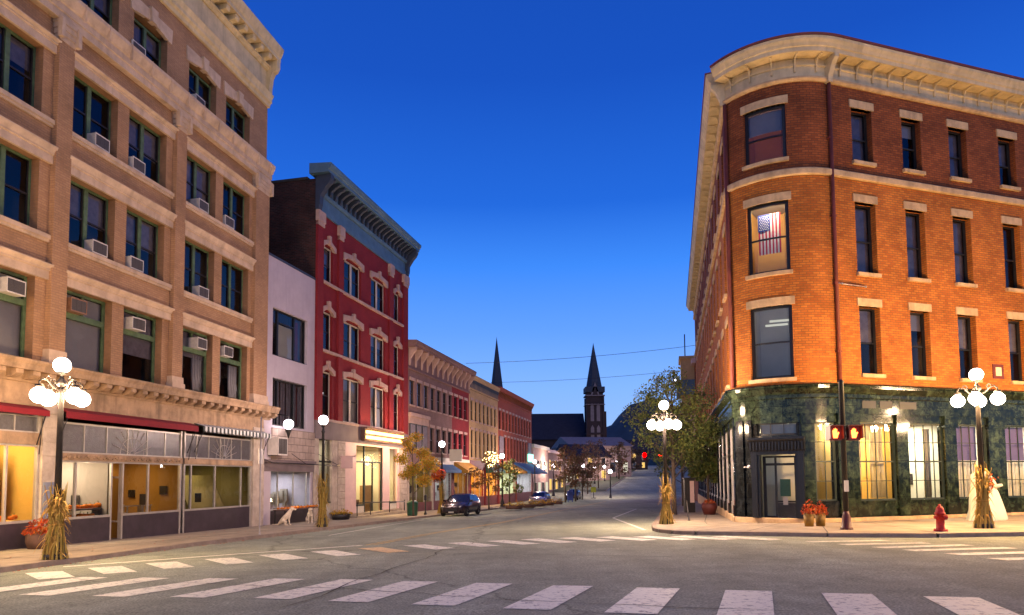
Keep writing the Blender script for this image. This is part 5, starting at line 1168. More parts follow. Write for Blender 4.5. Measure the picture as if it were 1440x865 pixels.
q = bend(((cw[0] + cw[1]) / 2, .85, 0)); ph = (cw[0] + cw[1]) / 2 / RC; b0 = math.pi / 2 - PA
fl.location = (P.px + q[0] * math.cos(b0) - q[1] * math.sin(b0), P.py + q[0] * math.sin(b0) + q[1] * math.cos(b0), 0); fl.rotation_euler = (0, 0, b0 + ph)
for c in fl.children: pass

# ================================================================== STREET LAMPS
def post(mb, h, r0=.085, r1=.06):
    mb.lathe([(.26, 0), (.26, .12), (.22, .16), (.2, .4), (.17, .46), (.18, .55), (.13, .65), (r0 + .02, .8), (r0, .95)], (0, 0, 0), 16)
    mb.lathe([(r0, .95), (r1, h - .3), (r1 + .02, h - .26), (r1 + .035, h - .2), (r1, h - .14), (r1 * .8, h)], (0, 0, 0), 20, ribs=(10, .06))
def five_globe():
    r = empty('five_globe_street_lamp', (0, 0, 0), label='x', cat='street lamp', group='street lamps with glowing globes')
    m = MB(); post(m, 4.45); m.build('post', M['iron'], r)
    m = MB(); m.lathe([(.05, 4.4), (.12, 4.46), (.13, 4.52), (.05, 4.62), (.04, 4.7), (.10, 4.74), (.12, 4.78)], (0, 0, 0), 14)
    m.tube([(0, 0, 4.4), (0, 0, 4.66)], .05, 8)
    for k in range(4):
        a = k * math.pi / 2 + math.pi / 4; d = Vector((math.cos(a), math.sin(a), 0))
        pts = [d * .04 + Vector((0, 0, 4.3)), d * .2 + Vector((0, 0, 4.36)), d * .34 + Vector((0, 0, 4.52)), d * .46 + Vector((0, 0, 4.56)), d * .55 + Vector((0, 0, 4.48)), d * .54 + Vector((0, 0, 4.38))]
        m.tube(pts, .022, 8); m.tube([d * .30 + Vector((0, 0, 4.46)), d * .26 + Vector((0, 0, 4.58)), d * .34 + Vector((0, 0, 4.64)), d * .40 + Vector((0, 0, 4.58))], .016, 6)
        m.lathe([(.02, .0), (.10, -.02), (.11, -.07), (.06, -.09)], tuple(d * .54 + Vector((0, 0, 4.42))), 12)
    m.build('arms', M['iron'], r)
    for k in range(4):
        a = k * math.pi / 2 + math.pi / 4; m = MB(); m.ball((.54 * math.cos(a), .54 * math.sin(a), 4.13), .205, 20); m.build('globe', M['globe'], r)
    m = MB(); m.ball((0, 0, 4.96), .205, 20); m.build('globe', M['globe'], r)
    return r
def single():
    r = empty('single_globe_street_lamp', (0, 0, 0), label='x', cat='street lamp', group='street lamps with glowing globes')
    m = MB(); post(m, 4.7, .075, .055); m.lathe([(.04, 4.68), (.11, 4.74), (.12, 4.8), (.09, 4.84)], (0, 0, 0), 12); m.build('post', M['iron'], r)
    m = MB(); m.ball((0, 0, 5.04), .225, 20); m.build('globe', M['globew'], r)
    return r
L5 = five_globe(); L1 = single()
WARM = (1.0, .66, .36); PINK = (1.0, .72, .62); GOLD = (1.0, .53, .15)
P5, P1 = 1900, 800
def place(o, x, y, label, off=.13, rz=0):
    o.location = (x, y, terr(x, y) + off); o.rotation_euler = (0, 0, rz); o['label'] = label; return o
def lamp5(first, x, y, label, col, pw=P5, rz=.35):
    o = place(L5 if first else copy_tree(L5), x, y, label, rz=rz)
    for k in range(4):
        a = k * math.pi / 2 + math.pi / 4; light('globe_bulb', 'POINT', (.54 * math.cos(a), .54 * math.sin(a), 4.13), pw / 5, col, .16, o)
    light('globe_bulb', 'POINT', (0, 0, 4.98), pw / 5, col, .16, o); return o
def lamp1(first, x, y, label, col, pw=P1):
    o = place(L1 if first else copy_tree(L1), x, y, label); light('globe_bulb', 'POINT', (0, 0, 5.06), pw, col, .18, o); return o
lamp5(1, -11.62, 17.5, 'five globe street lamp with corn stalks before the tan block', WARM)
lamp5(0, 6.4, 28.6, 'five globe street lamp on the corner nose before the green trees', PINK, rz=.9)
lamp5(0, 15.12, 22.05, 'five globe street lamp beside the red hydrant', GOLD, 2600, rz=.1)
lamp1(1, -8.95, 32.3, 'single globe lamp with corn stalks before the white stucco building', PINK)
lamp1(0, -5.15, 50.0, 'single globe lamp rising over the orange flower basket', PINK)
lamp1(0, -1.0, 68.0, 'single globe lamp beside the fairy lit tree', PINK); lamp1(0, 2.75, 83.5, 'single globe lamp in front of the teal sign', PINK)
farl = [(778, 655, 112, 'among the rust trees'), (820, 655, 128, 'alone left of the white steeple'), (836, 657, 140, 'next left of the white steeple'), (850, 656, 150, 'just left of the steeple foot'), (858, 663, 104, 'low beside the parked van'), (867, 648, 165, 'before the foot of the hill'), (880, 635, 190, 'lowest on the climbing road'), (886, 630, 215, 'halfway up the climbing road'), (892, 625, 245, 'highest on the climbing road')]
def unproj(px, py, D):
    d = _w * 960 + _r2 * (px - 720) + _u2 * (611.5 - py); d = d / d.y
    return Vector((0, 0, EYE)) + d * D
for px, py, D, t in farl:
    q = unproj(px, py, D); g0 = terr(q.x, q.y); o = copy_tree(L1); o.location = (q.x, q.y, g0); o['label'] = 'far street lamp ' + t; o['group'] = 'far street lamps'; s_ = max(.5, (q.z - g0) / 5.06); o.scale = (1, 1, s_)
    for c in o.children:
        if c.name.startswith('globe'): c.scale = (1.3, 1.3, 1.3 / s_); c.location = (0, 0, 5.06 * (1 - 1.3 / s_))
    light('globe_bulb', 'POINT', (0, 0, 5.06), 1700, PINK, .25, o)
# unseen lamps of the same kind, added out of view to light the street
lamp5(0, -16.6, 8.2, 'added unseen five globe lamp on the kerb bend nearest the viewer', WARM, 1900); lamp5(0, 23.2, 24.6, 'added unseen five globe lamp farther along the right hand street', GOLD, 2600)

# ================================================================== CORN STALKS, PUMPKINS, PLANTERS
def stalks(seed, n=50, h=1.95, rb=.29, flare=.26):
    random.seed(seed); m = MB()
    for i in range(n):
        a = random.uniform(0, 6.28); r = rb * random.uniform(.55, 1); t = random.uniform(0, 6.28)
        b = Vector((r * math.cos(a), r * math.sin(a), 0)); w_ = Vector((.135 * math.cos(a + .25), .135 * math.sin(a + .25), .85 + random.uniform(-.1, .1))); hh = h * random.uniform(.72, 1.08)
        tp = Vector((flare * random.uniform(.25, 1) * math.cos(a + .5), flare * random.uniform(.25, 1) * math.sin(a + .5), hh))
        pts = [b, b * .6 + w_ * .4 + Vector((0, 0, -.02)), w_, w_ * .5 + tp * .5 + Vector((random.uniform(-.05, .05), random.uniform(-.05, .05), 0)), tp + Vector((random.uniform(-.12, .12), random.uniform(-.12, .12), random.uniform(-.3, 0)))]
        m.tube(pts, [.028, .026, .022, .017, .007], 5, 0)
        for k in range(4):
            s = random.uniform(.12, .98); j = min(3, int(s * 4)); p = pts[j].lerp(pts[j + 1], s * 4 - j); la = random.uniform(0, 6.28); L = random.uniform(.18, .45); up = random.uniform(-.2, .6)
            d = Vector((math.cos(la), math.sin(la), 0)); sd = Vector((-d.y, d.x, 0)) * random.uniform(.02, .045); prev = None
            for q in range(5):
                f = q / 4; c = p + d * (L * f * .75) + Vector((0, 0, up * L * f - L * .9 * f * f)); 
                if c.z < .02: c.z = .02
                e = (c - sd * (1 - f * .9), c + sd * (1 - f * .9))
                if prev: m.face([prev[0], prev[1], e[1], e[0]], 1)
                prev = e
    m.tube([(.17 * math.cos(k * .5), .17 * math.sin(k * .5), .86 + .01 * (k % 3)) for k in range(14)], .024, 5, 1)
    return m
def corn(x, y, label, seed, **k):
    o = stalks(seed, **k).build('corn_stalk_bundle', [M['stalk'], M['huskr']]); tag(o, label, 'corn stalks', 'corn stalk bundles tied to lamp posts'); o.location = (x, y, terr(x, y) + .135); return o
corn(-11.62, 17.5, 'yellow corn stalk bundle tied to the left five globe lamp', 1); corn(6.4, 28.6, 'corn stalk bundle tied to the corner nose lamp', 2, h=2.1); corn(15.12, 22.05, 'brown corn stalk bundle tied to the lamp by the hydrant', 3, h=2.1, rb=.28, flare=.24)
corn(-8.95, 32.3, 'tall narrow corn stalk bundle on the lamp before the white stucco building', 4, h=2.6, rb=.28, flare=.28); corn(-5.15, 50.0, 'corn stalk bundle behind the parked dark car', 5, n=26, h=2.6, rb=.4)
def pumpkin_mesh():
    m = MB(); n, k = 8, 20; b = 0
    for i in range(n + 1):
        ph = math.pi * i / n
        for j in range(k):
            a = 2 * math.pi * j / k; r = math.sin(ph) * (1 - .09 * abs(math.sin(a * 4))) * .13; m.v.append((r * math.cos(a), r * math.sin(a), .1 - .1 * math.cos(ph) * (1 - .25 * math.exp(-(r / .05) ** 2))))
    for i in range(n):
        for j in range(k): a0, a1 = i * k + j, i * k + (j + 1) % k; m.f.append((a0, a1, a1 + k, a0 + k)); m.m.append(0); m.s.append(True)
    m.tube([(0, 0, .17), (.01, 0, .22), (.03, .01, .25)], [.018, .012, .014], 6, 1)
    return m
PK0 = pumpkin_mesh().build('pumpkin', [M['pumpkin'], M['stem']]); tag(PK0, 'x', 'pumpkin', 'pumpkins in the shop windows')
pkfirst = [True]
def pumpkin(x, y, z, label, s=1.0, grp=None):
    o = PK0 if pkfirst[0] else PK0.copy()
    if not pkfirst[0]: COL.objects.link(o)
    pkfirst[0] = False; o.location = (x, y, z); k = s * random.uniform(.85, 1.15); o.scale = (k, k, k * random.uniform(.85, 1.05)); o.rotation_euler = (0, 0, random.uniform(0, 6.28)); o['label'] = label
    o['group'] = grp or 'pumpkins in the shop windows'
for i in range(9): pumpkin(*T.w(-5.5 + .19 * i, .48, .66), 'small orange pumpkin on the upper shelf behind the left lamp', .95, 'pumpkins on the upper shelf')
for i in range(8): pumpkin(*T.w(-5.5 + .172 * i, .48, .30), 'small orange pumpkin on the lower shelf behind the left lamp', .95, 'pumpkins on the lower shelf')
for i in range(14): pumpkin(*T.w(-9.9 + .2 * i, .5 + .12 * (i % 2), .42), 'orange pumpkin on the ledge of the yellow shop window', .85, 'pumpkins in the yellow window')
light('pumpkin_fill_light', 'POINT', T.w(-4.8, .3, 2.1), 45, (1, .75, .45), .1)  # added point light that brightens the pumpkin shelves; no lamp stands there
# goods table before the white shop
tb = empty('display_table', W.w(2.1, -.6, terr(*W.w(2.1, -.6)[:2]) + .13), math.pi / 2 - AR, label='long table of pumpkins outside the white stucco shop', cat='table')
m = MB(); m.box(-1.9, 1.9, -.35, .35, .76, .8); m.build('table_top', M['potb'], tb)
for x in (-1.8, 1.74):
    for y in (-.32, .26): m = MB(); m.box(x, x + .06, y, y + .06, 0, .76); m.build('leg', M['iron'], tb)
for i in range(22):
    q = W.w(2.1 - 1.75 + .166 * i, -.6 + .13 * (-1) ** i, tb.location.z + .8); pumpkin(*q, 'small pumpkin on the long table outside the white stucco shop', .66, 'pumpkins on the long table')
light('table_lamp', 'POINT', W.w(1.4, -.55, tb.location.z + 1.25), 30, (1, .72, .4), .1)
def planter(name, x, y, prof_, mat, label, fm, n=160, rad=.45, h=.45, seed=1, cat='planter', off=.13, sq=None):
    r = empty(name, (x, y, terr(x, y) + off), 0, label=label, cat=cat); top = prof_[-1][1]; m = MB()
    m.lathe(prof_ + [(prof_[-1][0] * .85, top), (prof_[-1][0] * .83, top - .06), (.01, top - .06)], (0, 0, 0), 20 if not sq else 4, sm=not sq); m.build('pot', M[mat], r)
    random.seed(seed); m = MB()
    for i in range(n):
        a = random.uniform(0, 6.28); q = rad * math.sqrt(random.random()); p = Vector((q * math.cos(a), q * math.sin(a), top - .03 + h * random.random() * (1.15 - (q / rad) ** 2)))
        s = random.uniform(.03, .07); n1 = Vector((random.gauss(0, 1), random.gauss(0, 1), random.gauss(0, 1))).normalized(); n2 = n1.orthogonal().normalized(); n3 = n1.cross(n2)
        m.face([p + n2 * s, p + n3 * s * .6, p - n2 * s, p - n3 * s * .6])
    for i in range(14): a = random.uniform(0, 6.28); m.tube([(0, 0, top - .08), (rad * .7 * math.cos(a), rad * .7 * math.sin(a), top + h * .7)], .008, 4)
    m.build('flowers', M[fm], r); return r
planter('barrel_planter', -14.75, 21.5, [(.34, 0), (.41, .22), (.41, .46), (.39, .48)], 'potb', 'brown barrel planter of red flowers beside the tan block pier', 'flower', 420, .5, .5, 2)
planter('yellow_planter', 10.72, 24.85, [(.15, 0), (.19, .45)], 'poty', 'left hand yellow pot of red flowers outside the corner door', 'flower', 150, .28, .5, 3); planter('yellow_planter', 11.18, 24.95, [(.15, 0), (.19, .45)], 'poty', 'right hand yellow pot of red flowers outside the corner door', 'flower', 150, .26, .45, 4)
planter('round_planter', 10.75, 37.5, [(.3, 0), (.42, .4), (.4, .62)], 'potr', 'oxblood round planter on the pavement beside the dark marble front', 'flower', 120, .35, .25, 5)
x, y = W.w(6.3, -1.0)[:2]; planter('flower_trough', x, y, [(.5, 0), (.62, .35)], 'iron', 'dark trough of yellow flowers left of the bright shop', 'flowery', 300, .7, .3, 6)
x, y = -4.9, 50.9; hbk = empty('hanging_basket', (x - .55, y - .6, terr(x, y) + 2.95), 0, label='ball of orange flowers hung from the lamp above the dark car', cat='flower basket'); random.seed(8); m = MB()
for i in range(500):
    n1 = Vector((random.gauss(0, 1), random.gauss(0, 1), random.gauss(0, 1))).normalized(); p = n1 * .62 * random.uniform(.7, 1); n2 = n1.orthogonal().normalized(); n3 = n1.cross(n2); s = .07; m.face([p + n2 * s, p + n3 * s, p - n2 * s, p - n3 * s])
m.build('flowers', M['flower'], hbk); m = MB(); m.lathe([(.05, -.45), (.3, -.3), (.38, -.05)], (0, 0, 0), 12); m.tube([(0, 0, 0), (.05, .05, .9)], .012, 4); m.build('basket', M['potb'], hbk)
random.seed(31)
for i, (s, wv, t) in enumerate([(57.0, -13.2, 'nearest to the dark car'), (61, -12.9, 'second behind the dark car'), (65, -12.7, 'third behind the dark car'), (69, -12.5, 'beside the silver car'), (74, -12.4, 'past the silver car')]):
    x, y = along(s, wv); planter('flower_bed_planter', x, y, [(.7, 0), (.75, .3)], 'potb', 'kerbside planter of yellow flowers ' + t, 'flowery', 200, .95, .45, 40 + i)['group'] = 'kerbside flower planters'

# ================================================================== SIGNALS, HYDRANT, POSTS
ps = empty('pedestrian_signal_post', (11.05, 22.75, terr(11.05, 22.75) + .13), 0, label='dark signal post with two lit orange hands near the hydrant', cat='signal post')
m = MB(); m.lathe([(.2, 0), (.2, .05), (.15, .09), (.135, .4), (.1, .5), (.09, .6)], (0, 0, 0), 12); m.build('base', M['sigbody'], ps)
m = MB(); m.lathe([(.085, .55), (.08, 4.9), (.1, 4.92), (.02, 5.0)], (0, 0, 0), 14); m.build('pole', M['black'], ps)
m = MB(); m.box(-.07, .07, -.11, -.08, 1.25, 1.62); m.build('push_button_plate', M['signw'], ps)
for s_ in (-1, 1):
    m = MB(); x0_, x1_ = sorted((s_ * .1, s_ * .52)); m.box(x0_, x1_, -.12, .14, 2.95, 3.42); m.box(x0_ - .02, x1_ + .02, -.3, -.1, 3.42, 3.45); m.box(x0_ - .02, x0_, -.26, -.1, 3.0, 3.42); m.box(x1_, x1_ + .02, -.26, -.1, 3.0, 3.42); m.box(min(0, s_ * .12), max(0, s_ * .12), -.02, .04, 3.05, 3.1); m.box(min(0, s_ * .12), max(0, s_ * .12), -.02, .04, 3.3, 3.35)
    ho = m.build('signal_head', M['sigbody'], ps); c = s_ * .31
    hand = [(-.07, -.16), (.06, -.16), (.09, -.06), (.13, .02), (.11, .05), (.06, .0), (.06, .14), (.035, .15), (.025, .03), (.015, .17), (-.012, .17), (-.015, .03), (-.03, .155), (-.055, .15), (-.05, .02), (-.07, .11), (-.095, .1), (-.085, -.06)]
    m = MB(); m.plate([(c + x, 3.18 + z) for x, z in hand], -.13, -.122); m.build('hand_symbol', M['hand'], ho)
    light('signal_glow', 'POINT', (c, -.25, 3.18), 6, (1, .2, .05), .08, ps)
hy = empty('fire_hydrant', (13.1, 21.05, terr(13.1, 21.05) + .13), 0.3, label='red fire hydrant at the kerb left of the lamp', cat='fire hydrant')
m = MB(); m.lathe([(.19, 0), (.19, .05), (.13, .06), (.13, .08), (.115, .1), (.11, .5), (.15, .51), (.15, .56), (.12, .57), (.118, .62), (.1, .7), (.06, .755), (.035, .77), (.035, .81), (.01, .82)], (0, 0, 0), 20)
for k in range(6): a = k * math.pi / 3; m.tube([(.165 * math.cos(a), .165 * math.sin(a), .04), (.165 * math.cos(a), .165 * math.sin(a), .075)], .014, 6)
m.build('barrel', M['hydrant'], hy)
for a, r, L in ((0, .05, .2), (math.pi, .05, .2), (-math.pi / 2, .07, .21)):
    m = MB(); d = Vector((math.cos(a), math.sin(a), 0)); m.tube([d * .08 + Vector((0, 0, .43)), d * (L - .06) + Vector((0, 0, .43))], r, 12); m.tube([d * (L - .07) + Vector((0, 0, .43)), d * L + Vector((0, 0, .43))], r * 1.2, 6); m.tube([d * L + Vector((0, 0, .43)), d * (L + .03) + Vector((0, 0, .43))], .02, 5); m.build('outlet_cap', M['hydrant'], hy)
m = MB(); x, y = -9.86, 26.75; m.lathe([(.05, 0), (.05, .03), (.03, .04), (.028, 4.6)], (0, 0, 0), 8); m.box(-.012, .012, -.2, .25, 2.75, 3.35); o = m.build('sign_pole', M['alu'], loc=(x, y, terr(x, y) + .13)); tag(o, 'thin grey sign pole at the kerb in front of the white stucco building', 'sign pole')
m = MB(); x, y = 8.0, 31.2; m.lathe([(.06, 0), (.06, .02), (.03, .04), (.028, .85)], (0, 0, 0), 8); m.ball((0, 0, .87), .04, 8); o = m.build('kerb_stub_post', M['iron'], loc=(x, y, terr(x, y) + .13)); o.rotation_euler = (0, -.08, 0); tag(o, 'short thin leaning stub post on the corner pavement', 'post')
pb = empty('pay_station', (10.7, 41.5, terr(10.7, 41.5) + .13), 0, label='dark kiosk with glowing pale panel under the green tree', cat='kiosk'); m = MB(); m.box(-.3, .3, -.2, .2, 0, 2.0); m.box(-.36, .36, -.26, .26, 2.0, 2.1); m.build('cabinet', M['iron'], pb); m = MB(); m.box(-.0, .26, -.215, -.2, .6, 1.9); m.build('panel', M['pinks'], pb)
ys = empty('crosswalk_sign', (12.3, 104, terr(12.3, 104)), 0, label='small yellow green crosswalk sign standing in the far road', cat='road sign'); m = MB(); m.box(-.38, .38, -.03, .03, .9, 1.7); m.build('sign_plate', M['yelsign'], ys); m = MB(); m.box(-.35, .35, -.1, .1, 0, .1); m.tube([(0, 0, .1), (0, 0, 1.0)], .06, 6); m.build('stand', M['iron'], ys)
# traffic lights hung over the far crossing
tm = empty('traffic_light_gantry', along(100, 6.8) + (terr(*along(100, 6.8)) + .1,), 0, label='far mast arm carrying two red traffic lights over the crossing', cat='traffic light')
m = MB(); m.tube([(0, 0, 0), (0, 0, 6.4)], .11, 10); m.tube([(0, 0, 6.2), (-12.5, -.5, 6.4)], .07, 8); m.build('mast', M['iron'], tm)
for dx in (-10.9, -8.6):
    m = MB(); m.box(dx - .22, dx + .22, -.55, -.15, 5.25, 6.35); h_ = m.build('signal_head', M['sigbody'], tm)
    m = MB(); m.ball((dx, -.6, 6.0), .3, 12); m.build('red_lens', M['redlight'], h_)
    light('red_glow', 'POINT', (dx, -.95, 6.05), 40, (1, .03, .02), .2, tm)
# lit round bracket lamp of the white building
bl = empty('bracket_clock_lamp', W.w(.95, -.65, 4.62), math.pi / 2 - AR, label='glowing round bracket lamp on the white stucco building', cat='wall lamp'); m = MB(); m.ball((0, 0, 0), .26, 18); m.build('globe', M['globew'], bl); m = MB(); m.tube([(0, 0, .33), (0, 0, .45), (0, .65, .55)], .03, 6); m.lathe([(.02, -.75), (.12, -.45), (.2, -.3)], (0, 0, 0), 10); m.build('bracket', M['iron'], bl); light('globe_bulb', 'POINT', (0, -.2, 0), 8, PINK, .25, bl)
# green litter bin, kerb barrier
x, y = -6.75, 46.2; gb = empty('litter_bin', (x, y, terr(x, y) + .13), 0, label='green litter bin at the foot of the yellow tree', cat='litter bin'); m = MB(); m.lathe([(.3, 0), (.34, .1), (.36, .75), (.38, .8)], (0, 0, 0), 14, ribs=(14, .04)); m.build('bin', M['greenbin'], gb); m = MB(); m.lathe([(.39, .8), (.39, .85), (.3, .98), (.12, 1.02)], (0, 0, 0), 14); m.build('lid', M['greenbin'], gb)
x, y = -6.05, 47.6; m = MB(); m.lathe([(.12, 0), (.1, .1), (.05, .2), (.045, 1.0)], (0, 0, 0), 10); m.box(-.09, .09, -.08, .08, 1.0, 1.3); m.ball((0, 0, 1.3), .09, 10); o = m.build('parking_meter', M['iron'], loc=(x, y, terr(x, y) + .13)); tag(o, 'dark parking meter between green bin and dark car', 'parking meter')
x, y = along(86, -12.6); m = MB(); m.box(-.35, .35, -.25, .25, .25, 1.3); m.prism([(-.25, 1.3), (-.18, 1.45), (.18, 1.45), (.25, 1.3)], -.35, .35)
for a in (-.3, .22): m.box(a, a + .08, -.2, -.12, 0, .25); m.box(a, a + .08, .12, .2, 0, .25)
o = m.build('mailbox', M['fblue'], loc=(x, y, terr(x, y) + .13)); tag(o, 'dark blue mailbox on the far left pavement', 'mailbox')
# white draped figure behind the corn stalks
def ghost():
    r = empty('draped_figure', (18.35, 26.55, terr(18.35, 26.55) + .13), b0, label='white draped figure standing behind the corn stalks near the hydrant', cat='statue')
    m = MB(); N = 36; prof_ = [(0, -.02, .78, .5), (.06, 0, .79, .52), (.4, -.02, .72, .46), (.75, -.07, .67, .42), (1.05, -.11, .61, .36), (1.25, -.15, .56, .3), (1.42, -.19, .51, .27), (1.6, -.23, .49, .26), (1.75, -.26, .42, .23), (1.86, -.28, .26, .18), (1.92, -.29, .12, .11), (1.99, -.29, .1, .11), (2.08, -.29, .13, .14), (2.2, -.29, .125, .135), (2.29, -.29, .07, .08), (2.31, -.29, .01, .01)]
    for z, cx_, rx, ry in prof_:
        for j in range(N):
            a = 2 * math.pi * j / N; f = 1 + (.075 * math.sin(a * 9 + z * 1.5) + .04 * math.sin(a * 17 - z * 3)) * max(0, 1 - z / 1.4)
            m.v.append((cx_ + rx * f * math.cos(a), ry * f * math.sin(a), z))
    for i in range(len(prof_) - 1):
        for j in range(N): a0, a1 = i * N + j, i * N + (j + 1) % N; m.f.append((a0, a1, a1 + N, a0 + N)); m.m.append(0); m.s.append(True)
    m.tube([(-.5, -.05, 1.72), (-.62, -.12, 1.4), (-.35, -.3, 1.22), (-.05, -.32, 1.3)], [.11, .1, .085, .05], 10); m.tube([(.1, -.03, 1.7), (.26, -.1, 1.42), (.2, -.28, 1.3), (.36, -.38, 1.36)], [.11, .1, .085, .05], 10)
    m.build('robe', M['cloth'], r); random.seed(9); m = MB()
    for i in range(60):
        p = Vector((-.2 + random.gauss(0, .16), -.36 + random.gauss(0, .06), 1.42 + random.gauss(0, .14))); s = .05; n1 = Vector((random.gauss(0, 1), random.gauss(0, 1), random.gauss(0, 1))).normalized(); n2 = n1.orthogonal().normalized(); n3 = n1.cross(n2); m.face([p + n2 * s, p + n3 * s, p - n2 * s, p - n3 * s])
    m.build('bouquet', M['flower'], r)
ghost()
# ================================================================== DOGS
def dog(x, y, rz, label, s=1.0):
    me = bpy.data.meshes.new('dog'); bm = bmesh.new(); sk = bm.verts.layers.skin.verify()
    J = {'hip': (-.22, 0, .22, .13), 'rump': (-.25, 0, .14, .12), 'belly': (-.08, 0, .34, .125), 'chest': (.08, 0, .46, .13), 'neck': (.14, 0, .62, .085), 'head': (.2, 0, .74, .085), 'brow': (.27, 0, .745, .07), 'muz': (.36, 0, .70, .042), 'nose': (.41, 0, .69, .03),
         'tail': (-.36, .02, .06, .03), 'tail2': (-.52, .08, .04, .022), 'tail3': (-.62, .16, .05, .016)}
    for q in (-1, 1):
        J.update({f'sh{q}': (.1, .085 * q, .4, .07), f'el{q}': (.09, .09 * q, .25, .042), f'wr{q}': (.12, .085 * q, .1, .03), f'pw{q}': (.14, .085 * q, .025, .034), f'toe{q}': (.19, .085 * q, .02, .03),
                  f'th{q}': (-.16, .11 * q, .2, .1), f'kn{q}': (.0, .15 * q, .16, .06), f'hk{q}': (-.12, .15 * q, .045, .036), f'ft{q}': (.05, .15 * q, .028, .034), f'ear{q}': (.2, .075 * q, .8, .035), f'eart{q}': (.19, .12 * q, .72, .022)})
    E = [('hip', 'rump'), ('hip', 'belly'), ('belly', 'chest'), ('chest', 'neck'), ('neck', 'head'), ('head', 'brow'), ('brow', 'muz'), ('muz', 'nose'), ('rump', 'tail'), ('tail', 'tail2'), ('tail2', 'tail3')]
    for q in (-1, 1): E += [('chest', f'sh{q}'), (f'sh{q}', f'el{q}'), (f'el{q}', f'wr{q}'), (f'wr{q}', f'pw{q}'), (f'pw{q}', f'toe{q}'), ('hip', f'th{q}'), (f'th{q}', f'kn{q}'), (f'kn{q}', f'hk{q}'), (f'hk{q}', f'ft{q}'), ('head', f'ear{q}'), (f'ear{q}', f'eart{q}')]
    vv = {}
    for k, (a, b_, c, r) in J.items():
        v = bm.verts.new((a * s, b_ * s, c * s)); v[sk].radius = (r * s, r * s); vv[k] = v
    vv['hip'][sk].use_root = True
    for a, b_ in E: bm.edges.new((vv[a], vv[b_]))
    bm.to_mesh(me); bm.free()
    t = bpy.data.objects.new('tmp', me); COL.objects.link(t); t.modifiers.new('s', 'SKIN'); sd = t.modifiers.new('d', 'SUBSURF'); sd.levels = 2
    dg = bpy.context.evaluated_depsgraph_get(); m2 = bpy.data.meshes.new_from_object(t.evaluated_get(dg)); bpy.data.objects.remove(t)
    m2.name = 'dog'; m2.materials.clear(); m2.materials.append(M['fur']); m2.polygons.foreach_set('use_smooth', [True] * len(m2.polygons))
    o = bpy.data.objects.new('dog', m2); COL.objects.link(o); o.location = (x, y, terr(x, y) + .13); o.rotation_euler = (0, 0, rz); tag(o, label, 'dog')
    m = MB()
    for q in (-1, 1): m.ball((.305 * s, .045 * q * s, .765 * s), .013 * s, 8)
    m.ball((.435 * s, 0, .695 * s), .022 * s, 8); m.build('eyes_and_nose', M['black'], o); return o
dog(*W.w(-.5, -1.5)[:2], R_(20), 'pale dog sitting before the pumpkin table of the white shop', 1.12); dog(*W.w(1.75, -1.5)[:2], R_(-60), 'second pale dog sitting just left of the corn stalk lamp', 1.0)
